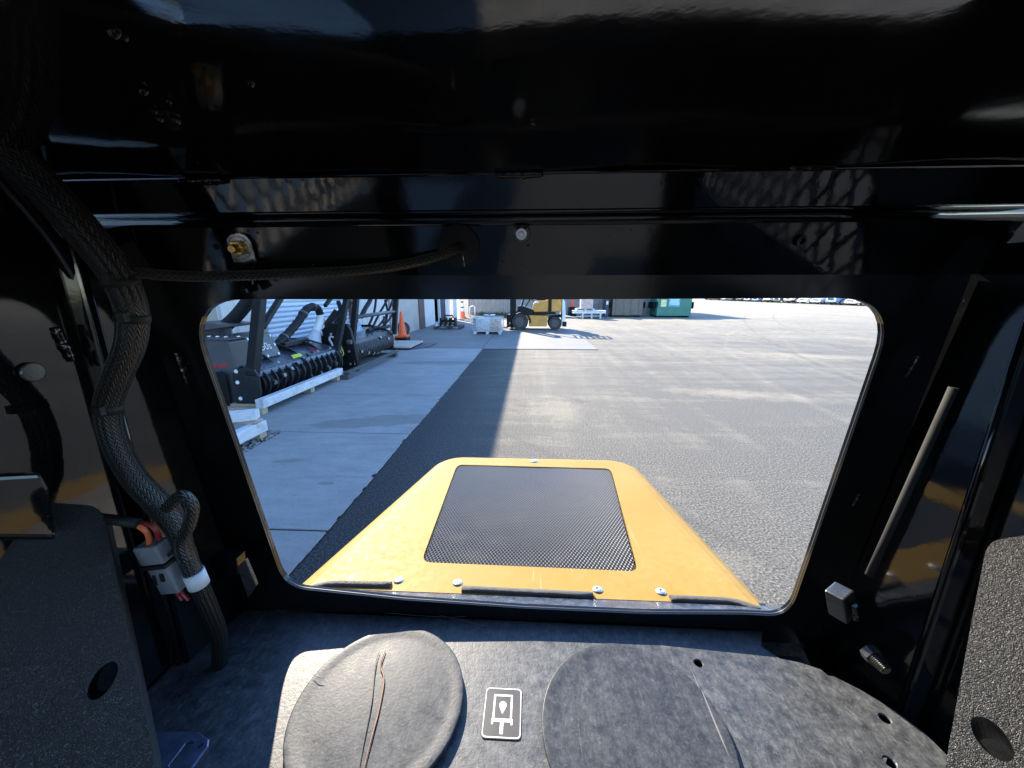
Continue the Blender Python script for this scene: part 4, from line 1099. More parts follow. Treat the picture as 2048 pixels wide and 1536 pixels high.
for k, (za, zb_) in enumerate(((0.38, 0.60), (0.66, 0.92))):
    s = MB(); s.lathe([(0.0, za), (0.14 - 0.015 * k, za), (0.125 - 0.015 * k, zb_), (0.0, zb_)], c, 18); s.build('white_band', 'white', bo)
s = MB(); s.lathe([(0, 0.36), (0.11, 0.36), (0.085, 1.0), (0, 1.02)], c, 18); s.build('post', 'machblack', bo)
# weeds along the shed foot
for k, (xx, w) in enumerate(((-3.4, 0.6), (-2.2, 0.9), (-0.9, 0.8))):
    rg = random.Random(k + 90); s = MB()
    for i in range(160):
        bx_, by_ = xx + rg.gauss(0, w * 0.4), 26.3 + rg.uniform(-0.15, 0.12); a = rg.uniform(0, 6.28); h = rg.uniform(0.06, 0.30); l = 0.03
        s.add([(bx_ - l * math.cos(a), by_ - l * math.sin(a), 0), (bx_ + l * math.cos(a), by_ + l * math.sin(a), 0), (bx_ + rg.uniform(-.08, .08), by_ + rg.uniform(-.08, .08), h)], [(0, 1, 2)])
    M.setdefault('weed', simple('weed_leaf', (0.06, 0.09, 0.035), 0.7, 0, 0.3, 9))
    tag(s.build('weeds', 'weed'), ('weeds at the shed foot beside the pipe hoop', 'weeds at the shed foot behind the wrapped pallet', 'weeds at the shed foot behind the forklift forks')[k], 'weeds', kind='stuff')

# =================================================================== MULCHER 1 (grey, red lettering)
def rotor(root, y0, y1, X, Z, rd, rr, rings, teeth, turns, tm, tiplight):
    s = MB(); s.cyl((X, y0, Z), (X, y1, Z), rd, 28); drum = s.build('rotor_drum', 'machblack', root)
    me = None
    for k in range(rings):
        y = y0 + 0.05 + (y1 - y0 - 0.1) * k / (rings - 1)
        if me is None:
            s = MB(); s.ring((0, 0, 0), (0, 1, 0), rd * 0.9, rr * 0.93, 0.006 if rings > 15 else 0.010, 26); me = s.mesh('depth_ring'); me.materials.append(M['toothsteel' if rings > 15 else 'machdark'])
        o = bpy.data.objects.new('depth_ring', me); COL.objects.link(o); o.parent = root; o.location = Vector((X, y, Z)) - root_loc(root)
    s = MB(); s.prism([(rd * 0.9, -0.03, -0.05), (rr * 0.98, -0.03, -0.02), (rr * 1.02, -0.03, 0.03), (rd * 0.9, -0.03, 0.06)], (0, 0.06, 0)); th = s.mesh('cutter_tooth'); th.materials.append(M[tm])
    s = MB(); s.box((rr * 1.03, 0, 0.005), (0.022, 0.052, 0.045)); tp = s.mesh('tooth_tip'); tp.materials.append(M['worn' if tiplight else 'toothsteel'])
    for k in range(teeth):
        y = y0 + 0.07 + (y1 - y0 - 0.14) * (k + 0.5) / teeth; a = 2 * math.pi * turns * k / teeth + (math.pi if k % 2 else 0)
        o = bpy.data.objects.new('cutter_tooth', th); COL.objects.link(o); o.parent = root
        o.location = Vector((X, y, Z)) - root_loc(root); o.rotation_euler = (0, a, 0)
        q_ = bpy.data.objects.new('tooth_tip', tp); COL.objects.link(q_); q_.parent = o
def bolts(root, pts, nrm, r=0.016, m='steel'):
    nrm = Vector(nrm)
    for p in pts:
        s = MB(); s.cyl(Vector(p), Vector(p) + nrm * 0.012, r, 6, smooth=False); s.cyl(Vector(p) - nrm * 0.001, Vector(p) + nrm * 0.003, r * 1.45, 12); s.build('bolt', m, root)
M1 = thing('forestry_mulcher', 'dark grey mulcher head with red lettering, on a timber skid', 'mulcher', (-3.85, 5.45, 0))
Y0, Y1 = 4.50, 6.50
rotor(M1, Y0 + 0.03, Y1 - 0.02, -3.60, 0.34, 0.15, 0.215, 13, 26, 4.0, 'machdark', False)
# hood over the rotor: sloped plate with folded lip
def plate_y(prof_, y0, y1, th=0.012):
    s = MB(); n = len(prof_); low = [(x, z - th) for x, z in prof_]
    s.prism([(x, y0, z) for x, z in prof_] + [(x, y0, z) for x, z in low[::-1]], (0, y1 - y0, 0)); return s
plate_y([(-4.25, 0.66), (-3.98, 0.665), (-3.52, 0.535)], Y0, Y1).build('rotor_hood', 'machblue', M1, 0.004)
plate_y([(-3.525, 0.53), (-3.49, 0.515), (-3.475, 0.47), (-3.50, 0.455)], Y0 - 0.02, Y1 + 0.02, 0.02).build('hood_lip', 'machblue', M1, 0.006)
s = MB(); s.span((-4.28, Y0, 0.10), (-3.95, Y1, 0.64)); s.build('rear_housing', 'machdark', M1, 0.01)
for yy in (4.95, 5.55, 6.1):
    s = MB(); s.prism([(-4.2, yy, 0.665), (-3.98, yy, 0.67), (-3.60, yy, 0.565), (-3.72, yy, 0.66), (-4.0, yy, 0.76), (-4.2, yy, 0.76)], (0, 0.018, 0)); s.build('hood_rib', 'machdark', M1)
s = MB(); s.span((-4.22, 5.65, 0.66), (-3.86, 6.3, 0.74)); s.build('top_cover', 'machdark', M1, 0.015)
# far side plate
def xz_plate(pts, y, th): s = MB(); s.prism([(x, y, z) for x, z in pts], (0, th, 0)); return s
xz_plate([(-4.3, 0.08), (-3.62, 0.06), (-3.42, 0.22), (-3.42, 0.42), (-3.50, 0.53), (-3.98, 0.68), (-4.3, 0.68)], Y1, 0.03).build('side_plate', 'machdark', M1, 0.004)
# near end: belt housing with lettering, perforated shoe plate, skid shoe
xz_plate([(-4.42, 0.12), (-3.80, 0.12), (-3.72, 0.45), (-3.73, 0.90), (-3.76, 0.93), (-4.42, 0.95)], 4.42, 0.30).build('belt_housing', 'machgrey', M1, 0.012)
s = MB(); s.prism([(-4.43, 4.40, 0.945), (-3.72, 4.40, 0.93), (-3.72, 4.75, 0.93), (-4.43, 4.75, 0.945)], (0, 0, 0.018)); s.build('housing_lid', 'machgrey', M1, 0.004)
lettering('maker_lettering', 'Prinoth', 'red', M1, on_y(414, 737, 4.418), (1, 0, 0.09), (0, 0, 1), 0.088, 0.35, 0.002, 1.02)
bolts(M1, [(-4.06, 4.50, 0.963), (-3.95, 4.50, 0.961), (-3.84, 4.50, 0.958), (-3.74, 4.58, 0.955)], (0, 0, 1), 0.020)
# motor cover with lettering, sloped box
s = MB(); A = [(-4.10, 0.66), (-3.72, 0.60), (-3.83, 0.93), (-4.10, 0.96)]
s.prism([(x, 4.76, z) for x, z in A], (0, 0.56, 0)); s.build('motor_cover', 'machgrey', M1, 0.012)
s = MB(); s.prism([(-3.80, 4.74, 0.48), (-3.62, 4.74, 0.50), (-3.70, 4.74, 0.62), (-3.80, 4.74, 0.93), (-3.86, 4.74, 0.93)], (0, 0.05, 0)); s.build('cover_flange', 'machgrey', M1, 0.004)
slope = Vector((-0.11, 0, 0.33)).normalized()
lettering('model_lettering', '50s', 'decal_white', M1, Vector((-3.752, 4.98, 0.715)), (0, 1, 0), slope, 0.15, 0, 0.003)
cn = Vector((0.33, 0, 0.11)).normalized()
bolts(M1, [Vector((-3.72, y, 0.60)) + slope * h + cn * 0.001 for y, h in ((4.82, 0.03), (5.04, 0.03), (5.27, 0.03), (5.27, 0.17), (5.27, 0.31), (4.82, 0.31), (4.82, 0.17))], cn, 0.013)
sh_pts = [on_y(px, py, 4.37) for px, py in ((464, 748), (470, 739), (494, 735), (508, 740), (517, 752), (522, 785), (518, 808), (508, 818), (478, 821), (469, 792))]
s = MB(); s.prism(sh_pts, (0, 0.025, 0)); shoe = s.build('adjuster_plate', 'machdark', M1, 0.004)
for k, (px, py) in enumerate(((482, 746), (494, 744), (505, 750), (476, 754), (486, 757), (498, 759), (510, 764), (479, 776), (488, 774), (500, 779), (512, 780), (484, 790), (496, 793), (508, 796), (490, 806), (502, 808))):
    c_ = on_y(px, py, 4.3695); s = MB(); s.cyl(c_, c_ - Vector((0, 0.0015, 0)), 0.016, 10); s.build('hole', 'void', shoe)
bolts(M1, [on_y(px, py, 4.368) for px, py in ((475, 765), (481, 797), (486, 817), (472, 743))], (0, -1, 0), 0.017, 'white')
s = MB(); s.prism([on_y(px, py, 4.34) for px, py in ((424, 762), (428, 745), (440, 743), (450, 752), (457, 790), (464, 835), (462, 852), (450, 860), (436, 830))], (0, 0.03, 0)); s.build('skid_shoe', 'machblack', M1, 0.006)
s = MB(); s.prism([on_y(px, py, 4.36) for px, py in ((468, 822), (492, 818), (520, 806), (510, 835), (490, 850), (470, 862))], (0, 0.12, 0)); s.build('shoe_foot', 'machdark', M1, 0.006)
bolts(M1, [on_y(455, 831, 4.339)], (0, -1, 0), 0.022)
# push frame: two uprights, braces and a cross bar high up
def upright(px0, px1, X, w, name, root, m='machblack'):
    s = MB(); a = on_x(*px0, X); b = on_x(*px1, X); d = (b - a); b = a + d * 1.55; s.bar(a, b, w, w, up=(0, 1, 0)); return s.build(name, m, root, 0.008)
upright((505, 752), (519, 603), -3.50, 0.115, 'push_bar_upright', M1)
upright((667, 735), (692, 603), -3.50, 0.09, 'push_bar_upright', M1)
s = MB(); s.bar(on_x(524, 655, -3.62), on_x(560, 598, -3.75), 0.07); s.bar(on_x(560, 598, -3.75), on_x(575, 570, -3.8), 0.07); s.build('push_bar_brace', 'machblack', M1, 0.006)
s = MB(); s.bar(on_x(652, 655, -3.9), on_x(688, 612, -3.55), 0.06); s.bar(on_x(650, 612, -3.9), on_x(662, 596, -3.9), 0.06); s.build('push_bar_brace', 'machblack', M1, 0.006)
ta = on_x(519, 603, -3.5); tb = on_x(692, 603, -3.5); ua = ta + Vector((0, 0.0, 0.42)); ub = tb + Vector((0, 0.1, 0.42))
s = MB(); s.bar(ua, ub, 0.09); s.build('push_bar_top', 'machblack', M1, 0.008)
# mount plate at the back, sleeved hoses
s = MB(); a = on_y(390, 655, 4.75); s.prism([on_y(px, py, 4.7) for px, py in ((385, 664), (458, 654), (459, 650), (400, 645), (385, 645))], (0, 0.5, 0.0)); s.build('mount_plate', 'machgrey', M1, 0.006)
s = MB()
for px in (408, 436, 448): s.bar(on_y(px, 655, 4.8), on_y(px + 3, 678, 4.8), 0.02, 0.2, up=(1, 0, 0))
s.build('mount_web', 'machgrey', M1)
s = MB(); s.tube(smooth_path([on_y(444, 658, 5.0), on_y(470, 635, 5.0), on_y(488, 614, 5.0), on_y(505, 592, 5.0), on_y(530, 560, 5.0)]), 0.085, 14); s.build('sleeved_hose_bundle', 'rubber', M1)
# drain hose with white wrap and plastic bag
hz = lambda px, py, X=-4.0: on_x(px, py, X)
hose = smooth_path([hz(540, 706), hz(556, 688), hz(578, 665), hz(598, 641), hz(612, 620), hz(624, 614), hz(635, 617), hz(641, 630)], 9)
s = MB(); s.tube(hose, [0.066 + 0.006 * math.sin(i * 2.1) for i in range(len(hose))], 14); hz_o = s.build('drain_hose', 'rubber', M1)
for i in (14, 32, 46):
    d = (hose[i + 1] - hose[i - 1]).normalized(); s = MB(); s.cyl(hose[i] - d * 0.02, hose[i] + d * 0.02, 0.078, 14); s.build('hose_clamp', 'machgrey', hz_o)
wr_ = smooth_path([hz(641, 629), hz(641, 640), hz(637, 652), hz(632, 664)], 6)
s = MB(); s.tube(wr_, [0.066 + 0.006 * (i % 3) for i in range(len(wr_))], 14); s.build('white_tape_wrap', 'white', hz_o)
bg_ = smooth_path([hz(632, 662), hz(630, 672), hz(627, 684), hz(625, 694)], 5)
s = MB(); s.tube(bg_, [0.07 + 0.10 * (i / (len(bg_) - 1)) for i in range(len(bg_))], 16, False); s.build('plastic_bag', 'bag', hz_o)
pa = [on_plane(px, py, (-3.75, 5.6, 0.602), (0.27, 0, 0.96)) + Vector((0.003, 0, 0.01)) for px, py in ((582, 712), (600, 708), (605, 713), (586, 719))]
s = MB(); s.prism(pa, (0.001, 0, 0.003)); s.build('warning_sticker', 'sticker', M1)
hd = Vector((0.46, 0, -0.13)).normalized()
lettering('hood_lettering', 'Prinoth', 'red', M1, Vector((-3.63, 5.95, 0.572)), (0, 1, 0), -hd, 0.09, 0.35, 0.001)
bolts(M1, [(-3.56, y, 0.549) for y in (4.62, 5.0, 5.5, 6.0, 6.4)] + [(-3.9, y, 0.645) for y in (5.0, 5.4, 6.4)], (0.27, 0, 0.96), 0.014)
bolts(M1, [(-3.495, Y0 + 0.01, 0.49), (-3.48, Y1, 0.49)], (1, 0, 0), 0.018)
# timber skid under it
PS = thing('timber_skid', 'white weathered timber skid under the grey mulcher head', 'skid', (-3.6, 5.2, 0))
BXf = -3.30
f0 = on_x(527, 815, BXf); f1 = on_x(687, 750, BXf)
s = MB(); s.span((BXf - 0.10, f0.y, 0.10), (BXf, f1.y, 0.215)); s.build('front_board', 'wood_grey', PS, 0.008)
for yy in (f0.y + 0.06, (f0.y + f1.y) / 2 + 0.1, f1.y - 0.12):
    s = MB(); s.span((BXf - 0.98, yy - 0.05, SLABZ), (BXf - 0.03, yy + 0.05, 0.099)); s.build('bearer', 'wood', PS, 0.004)
s = MB(); s.span((-4.25, f0.y, 0.10), (-4.10, f1.y, 0.215)); s.build('rear_board', 'wood', PS, 0.006)
for k in range(5):
    yy = f0.y + 0.10 + k * (f1.y - f0.y - 0.3) / 4
    s = MB(); s.span((-4.09, yy, 0.10), (BXf - 0.11, yy + 0.12, 0.123)); s.build('deck_slat', 'wood', PS, 0.003)
P2 = thing('timber_pallet', 'short timber pallet with a loose block on it beside the gravel', 'pallet', (-3.4, 3.6, 0))
n1 = on_z(537, 862, 0.06)
s = MB(); s.span((n1.x - 1.0, n1.y - 0.95, 0.09), (n1.x - 0.9, n1.y, 0.20)); s.build('board', 'wood', P2, 0.006)
s = MB(); s.span((n1.x - 0.11, n1.y - 1.1, 0.07), (n1.x, n1.y, 0.185)); s.build('board', 'wood_grey', P2, 0.008)
for yy in (n1.y - 0.12, n1.y - 1.0):
    s = MB(); s.span((n1.x - 1.0, yy, 0.008), (n1.x - 0.005, yy + 0.10, 0.069)); s.build('bearer', 'wood', P2, 0.004)
s = MB(); s.span((n1.x - 0.9, n1.y - 0.14, 0.186), (n1.x - 0.02, n1.y - 0.02, 0.215)); s.build('top_slat', 'wood', P2, 0.004)
c = Vector((n1.x - 0.17, n1.y - 0.10, 0.2645))
s = MB(); s.box(c, (0.27, 0.13, 0.095), R(22)); solo(s, 'timber_block', 'wood_grey', 'loose pale timber block lying on the short pallet', 'timber', bevel=0.006)

# =================================================================== MULCHER 2 (black) on a steel skid
M2 = thing('drum_mulcher', 'glossy black mulcher head with light blue panel, on a steel skid', 'mulcher', (-3.85, 8.0, 0))
Y0, Y1 = 7.02, 9.05
rotor(M2, Y0 + 0.03, Y1 - 0.02, -3.56, 0.36, 0.14, 0.205, 21, 16, 3.0, 'machblack', True)
plate_y([(-4.2, 0.70), (-3.95, 0.70), (-3.52, 0.585)], Y0, Y1).build('rotor_hood', 'machblue', M2, 0.004)
plate_y([(-3.525, 0.585), (-3.47, 0.57), (-3.455, 0.50), (-3.475, 0.49)], Y0 - 0.01, Y1 + 0.02, 0.02).build('hood_lip', 'machgrey', M2, 0.006)
s = MB(); s.span((-4.3, Y0, 0.12), (-3.95, Y1, 0.69)); s.build('rear_housing', 'machblack', M2, 0.01)
np_ = [on_y(px, py, 6.93) for px, py in ((643, 660), (655, 647), (693, 648), (700, 660), (708, 690), (714, 722), (716, 742), (703, 752), (688, 752), (668, 742), (656, 712), (650, 692), (648, 678))]
s = MB(); s.prism(np_, (0, 0.09, 0)); s.build('side_plate', 'machblack', M2, 0.008)
xz_plate([(-4.3, 0.10), (-3.62, 0.10), (-3.40, 0.25), (-3.40, 0.46), (-3.47, 0.60), (-3.95, 0.74), (-4.3, 0.74)], Y1, 0.04).build('side_plate', 'machblack', M2, 0.006)
# emblem on the near plate: pale hook, letter and yellow green swoosh
em = MB()
em.tube(smooth_path([on_y(px, py, 6.926) for px, py in ((667, 675), (661, 673), (659, 679), (663, 686), (665, 692))]), 0.020, 8)
em.build('emblem_hook', 'decal_white', M2)
em = MB(); em.bar(on_y(676, 690, 6.926), on_y(682, 706, 6.926), 0.03, 0.006, up=(0, 1, 0)); em.bar(on_y(676, 704, 6.926), on_y(684, 698, 6.926), 0.03, 0.006, up=(0, 1, 0)); em.build('emblem_letter', 'decal_white', M2)
em = MB(); em.tube(smooth_path([on_y(px, py, 6.924) for px, py in ((679, 687), (684, 697), (687, 708), (683, 712), (677, 709))]), 0.011, 8); em.build('emblem_swoosh', 'sticker', M2)
bp = [on_x(px, py, -3.80) for px, py in ((700, 649), (720, 645), (730, 669), (706, 675))]
s = MB(); s.prism(bp, (-0.12, 0, 0)); bpo = s.build('blue_panel', 'blue_decal', M2, 0.006)
lettering('panel_lettering', 'VP', 'decal_white', M2, on_x(711, 668, -3.795), (0, 1, 0.0), (0, 0, 1), 0.20, 0.2, 0.002)
s = MB(); s.prism([on_x(px, py, -3.7) for px, py in ((683, 652), (689, 650), (700, 677), (697, 680), (690, 668))], (-0.02, 0, 0)); s.build('blue_strip', 'blue_decal', M2)
bolts(M2, [on_y(px, py, 6.928) for px, py in ((698, 703), (701, 728), (685, 667), (662, 668))], (0, -1, 0), 0.016)
# frame: uprights, braces, cross pipe, bundle of hoses
upright((703, 700), (712, 603), -3.46, 0.10, 'frame_upright', M2)
upright((788, 668), (792, 603), -3.46, 0.11, 'frame_upright', M2)
s = MB(); s.tube([on_x(713, 634, -3.46), on_x(790, 623, -3.46)], 0.04, 12); s.build('cross_pipe', 'machgrey', M2)
for a, b in (((667, 652), (702, 603)), ((676, 603), (690, 640)), ((650, 650), (672, 620))):
    s = MB(); s.bar(on_x(*a, -3.95), on_x(*b, -3.75), 0.07); s.build('frame_brace', 'machblack', M2, 0.006)
for k, pts in enumerate((((722, 634), (730, 618), (742, 596)), ((738, 650), (748, 625), (752, 596)), ((745, 655), (760, 625), (775, 597)), ((755, 655), (772, 632), (785, 600)), ((762, 655), (776, 642), (786, 625)), ((770, 600), (775, 625), (768, 655)))):
    s = MB(); s.tube(smooth_path([on_x(*p, -3.8 + 0.05 * (k % 3)) for p in pts] + [on_x(*pts[-1], -3.8) + Vector((-0.1, 0.3, 0.25))]), 0.028 if k else 0.05, 10); s.build('hydraulic_hose', 'rubber', M2)
s = MB(); s.tube(smooth_path([on_x(735, 662, -3.7), on_x(748, 655, -3.75), on_x(765, 656, -3.7), on_x(778, 652, -3.7)]), 0.045, 10); s.build('hydraulic_hose', 'rubber', M2)
for a in ((700, 684), (781, 664)):
    p = on_x(*a, -3.41); s = MB(); s.cyl(p - Vector((0.05, 0, 0)), p + Vector((0.03, 0, 0)), 0.045, 16); s.build('pivot_pin', 'machgrey', M2, 0.004)
bolts(M2, [on_x(px, py, -3.40) for px, py in ((710, 723), (714, 722), (710, 728), (714, 727))], (1, 0, 0), 0.016)
s = MB(); s.span((-3.50, Y0 - 0.03, 0.14), (-3.41, Y0 + 0.03, 0.56)); s.span((-3.50, Y1 - 0.03, 0.14), (-3.41, Y1 + 0.05, 0.56)); s.build('front_cheek', 'machblack', M2, 0.006)
K2 = thing('steel_skid', 'dark steel skid frame under the black mulcher head', 'skid', (-3.7, 8.0, 0))
XS = -3.18; k0, k1 = on_x(690, 757, XS).y, on_x(798, 706, XS).y
s = MB(); s.span((XS - 0.07, k0 + 0.15, 0.115), (XS, k1, 0.165)); s.build('front_rail', 'machgrey', K2, 0.004)
s = MB(); s.span((-4.3, k0 + 0.15, 0.055), (-4.2, k1, 0.105)); s.build('rear_rail', 'machgrey', K2, 0.004)
for yy in (k0 + 0.12, k1 - 0.22):
    s = MB(); s.span((-4.3, yy, SLABZ), (XS - 0.005, yy + 0.16, 0.054)); s.span((-4.15, yy + 0.02, 0.054), (XS - 0.005, yy + 0.14, 0.104)); s.build('cross_foot', 'machgrey', K2, 0.004)

# =================================================================== CONES, PLATES, PALLETS
def cone(loc, h, label, base_h=0.10, collar=False, group=None):
    loc = Vector(loc); t = thing('traffic_cone', label, 'traffic cone', loc, group)
    s = MB(); w = h * 0.20
    s.span((loc.x - w, loc.y - w, loc.z), (loc.x + w, loc.y + w, loc.z + base_h)); s.build('base', 'rubber', t, 0.02)
    z0_ = loc.z + base_h
    s = MB(); s.lathe([(w * 0.92, 0), (w * 0.92, 0.05), (w * 0.70, 0.06), (w * 0.66, 0.09), (w * 0.20, h - base_h - 0.02), (w * 0.15, h - base_h), (0, h - base_h)], (loc.x, loc.y, z0_), 22); s.build('cone_body', 'orange', t)
    if collar:
        s = MB(); s.span((loc.x - w * 1.02, loc.y - w * 1.02, z0_ + 0.002), (loc.x + w * 1.02, loc.y + w * 1.02, z0_ + 0.06)); s.build('flange', 'orange', t, 0.015)
    return t
cl3 = on_z(806, 683, SLABZ); cl3.z = SLABZ
cone(cl3, 0.93, 'orange traffic cone with heavy black base by the beige panel', 0.14, True)
wl = Vector((WX + 0.16, 13.05, 0.24)); t = thing('handcart_wheel', 'black rubber wheel leaning on the beige panel behind the cone', 'wheel', (wl.x, wl.y, SLABZ))
rotm = Matrix.Rotation(R(12), 3, 'Y')
ax = rotm @ Vector((1, 0.0, 0)); ax = Vector((0.75, -0.65, 0.1)).normalized()
s = MB(); s.ring((wl.x, wl.y, wl.z + SLABZ + 0.01), ax, 0.15, 0.245, 0.04, 24); s.build('tyre', 'tyre', t)
s = MB(); s.cyl(Vector((wl.x, wl.y, wl.z + 0.026)) - ax * 0.02, Vector((wl.x, wl.y, wl.z + 0.026)) + ax * 0.02, 0.155, 20); s.build('hub', 'machgrey', t)
pc0 = on_z(800, 700, SLABZ); pc1 = on_z(846, 693, SLABZ)
t = thing('floor_plate', 'flat grey steel floor plate with dark edge near the orange cone', 'steel plate', (-3.5, 10.3, 0))
s = MB(); s.span((-4.35, pc0.y, SLABZ + 0.05), (pc1.x - 0.15, pc0.y + 1.25, SLABZ + 0.10)); s.build('top_plate', 'machgrey' if False else 'beige', t, 0.006)
s = MB(); s.span((-4.33, pc0.y + 0.03, SLABZ), (pc1.x - 0.18, pc0.y + 1.22, SLABZ + 0.049)); s.build('frame', 'rubber', t)
s = MB(); s.prism([(pc1.x - 0.14, pc0.y + 0.05, SLABZ + 0.003), (pc1.x + 0.24, pc0.y + 0.55, SLABZ + 0.003), (pc1.x + 0.24, pc0.y + 1.25, SLABZ + 0.003), (pc1.x - 0.14, pc0.y + 1.25, SLABZ + 0.003)], (0, 0, 0.02)); s.build('mat_flap', 'binnavy', t)

def pallet(loc, sx, sy, label, m='wood', h=0.13, name='shipping_pallet', nb=5):
    loc = Vector(loc); t = thing(name, label, 'pallet', loc)
    for k in range(nb):
        y = loc.y - sy / 2 + (sy - 0.1) * k / (nb - 1)
        s = MB(); s.span((loc.x - sx / 2, y, loc.z + h - 0.02), (loc.x + sx / 2, y + 0.1, loc.z + h)); s.build('deck_board', m, t, 0.003)
    for k in range(3):
        x = loc.x - sx / 2 + (sx - 0.1) * k / 2
        for j in range(3):
            y = loc.y - sy / 2 + (sy - 0.1) * j / 2
            s = MB(); s.span((x, y, loc.z), (x + 0.1, y + 0.1, loc.z + h - 0.021)); s.build('block', m, t, 0.003)
    return t
# black attachment on dark pallet
c = on_z(894, 659, SLABZ); pcx = c.x; c.y += 0.45
pallet(c, 1.15, 0.95, 'dark pallet carrying the black attachment beside the white wall', 'wood_dark', 0.13)
t = thing('black_attachment', 'black steel attachment with twin cheeks sitting on the dark pallet', 'attachment', (c.x, c.y, SLABZ + 0.13)); zq = SLABZ + 0.131
s = MB(); s.span((c.x - 0.32, c.y - 0.30, zq), (c.x + 0.34, c.y - 0.05, zq + 0.10)); s.span((c.x - 0.32, c.y - 0.30, zq + 0.16), (c.x + 0.34, c.y - 0.1, zq + 0.26)); s.build('body', 'machblack', t, 0.01)
for dx in (-0.30, -0.10, 0.10, 0.30):
    s = MB(); s.span((c.x + dx - 0.025, c.y - 0.34, zq), (c.x + dx + 0.025, c.y + 0.1, zq + 0.34)); s.build('cheek', 'machblack', t, 0.01)
for dx in (-0.2, 0.0, 0.2):
    s = MB(); s.span((c.x + dx - 0.05, c.y - 0.345, zq + 0.02), (c.x + dx + 0.05, c.y - 0.305, zq + 0.06)); s.build('tooth', 'worn', t, 0.006)
s = MB(); s.tube([(c.x - 0.2, c.y, zq + 0.32), (c.x - 0.15, c.y, zq + 0.42), (c.x + 0.15, c.y, zq + 0.42), (c.x + 0.2, c.y, zq + 0.32)], 0.03, 10); s.build('handle', 'machblack', t)
s = MB(); rg = random.Random(5); pts = []
for k in range(7):
    a = 2 * math.pi * k / 7
    pts.append(Vector((c.x - 0.47 + 0.10 * math.cos(a) * rg.uniform(.7, 1.2), c.y - 0.28 + 0.14 * math.sin(a), zq)))
apex = Vector((c.x - 0.45, c.y - 0.26, zq + 0.20)); mid = [p.lerp(apex, 0.45) + Vector((rg.uniform(-.03, .03), 0, rg.uniform(0.02, .06))) for p in pts]
s.strip([pts + [pts[0]], mid + [mid[0]]]); s.strip([mid + [mid[0]], [apex] * 8]); solo(s, 'plastic_bundle', 'bag', 'crumpled clear plastic bundle beside the black attachment', 'plastic')
# shrink wrapped pallet
c = on_z(974, 669, SLABZ); c.y += 0.55
pallet(c, 1.02, 0.95, 'pallet under the stretch wrapped load in front of the forklift', 'wood_grey', 0.12)
t = thing('wrapped_load', 'low load of boxes in clear stretch wrap on a pallet', 'wrapped load', (c.x, c.y, SLABZ + 0.12)); zq = SLABZ + 0.122
s = MB(); s.span((c.x - 0.52, c.y - 0.46, zq), (c.x - 0.42, c.y + 0.46, zq + 0.46)); s.build('dark_box', 'machgrey', t, 0.006)
s = MB(); s.span((c.x - 0.41, c.y - 0.46, zq), (c.x + 0.12, c.y + 0.46, zq + 0.45)); s.build('pale_box', 'blue_decal' if False else 'carsilver', t, 0.006)
s = MB(); s.span((c.x + 0.13, c.y - 0.46, zq), (c.x + 0.46, c.y + 0.46, zq + 0.44)); s.build('cardboard_box', 'cardboard', t, 0.006)
wp = round_poly([Vector((-0.60, -0.52)), Vector((0.57, -0.52)), Vector((0.57, 0.52)), Vector((-0.60, 0.52))], 0.10, 5); rg = random.Random(8)
lo = []
for zz_, k_ in ((0.0, 0.93), (0.04, 1.0), (0.15, 1.0), (0.3, 0.99), (0.46, 1.0), (0.50, 0.97)):
    lo.append([Vector((c.x + p.x * k_ + rg.uniform(-.006, .006), c.y + p.y * k_ + rg.uniform(-.006, .006), zq + zz_)) for p in wp])
s = MB(); s.strip([l + [l[0]] for l in lo], smooth=True); s.f.append([len(s.v) - len(lo[-1]) - 1 + i for i in range(len(lo[-1]))]); s.build('stretch_wrap', 'wrap', t)
t = thing('cross_handle_part', 'black four armed part on a pale dish atop the wrapped load', 'machine part', (c.x + 0.04, c.y, zq + 0.5)); zt = zq + 0.505
s = MB(); s.lathe([(0, 0), (0.10, 0), (0.22, 0.05), (0.23, 0.07), (0.0, 0.03)], (c.x + 0.04, c.y, zt), 20); s.build('dish', 'white', t)
s = MB()
for a in (10, 100): s.bar(Vector((c.x + 0.04, c.y, zt + 0.10)) - Vector((math.cos(R(a)), math.sin(R(a)), 0)) * 0.22, Vector((c.x + 0.04, c.y, zt + 0.10)) + Vector((math.cos(R(a)), math.sin(R(a)), 0)) * 0.22, 0.06, 0.035)
s.cyl((c.x + 0.04, c.y, zt + 0.03), (c.x + 0.04, c.y, zt + 0.12), 0.05, 14); s.build('cross_arms', 'machblack', t, 0.008)

# =================================================================== FORKLIFT
fo = on_z(1070, 661, 0); FY = fo.y; FX = fo.x
FK = thing('forklift', 'yellow forklift truck with black mast parked side on in the yard', 'forklift', (FX, FY, 0))
fx0 = on_y(1040, 660, FY).x; fx1 = on_y(1110, 660, FY).x     # wheel centres
Wd = 1.10; Yn, Yf_ = FY, FY + Wd
g0 = SLABZ
for x, r in ((fx0, 0.335), (fx1, 0.275)):
    for y in (Yn + 0.11, Yf_ - 0.11):
        s = MB(); s.ring((x, y, g0 + r), (0, 1, 0), r * 0.60, r, 0.11, 30); wo = s.build('wheel', 'tyre', FK)
        s = MB(); s.cyl((x, y - 0.07, g0 + r), (x, y + 0.07, g0 + r), r * 0.61, 22); s.cyl((x, y - 0.10, g0 + r), (x, y + 0.10, g0 + r), r * 0.22, 14); s.build('rim', 'machgrey', wo)
sideA = [(fx0 + 0.36, 0.16), (fx1 - 0.34, 0.16), (fx1 - 0.30, 0.60), (fx0 + 0.20, 0.62), (fx0 + 0.36, 0.40)]
s = MB(); s.prism([(x, Yn + 0.06, z) for x, z in sideA], (0, Wd - 0.12, 0)); s.build('step_body', 'yellow_old', FK, 0.02)
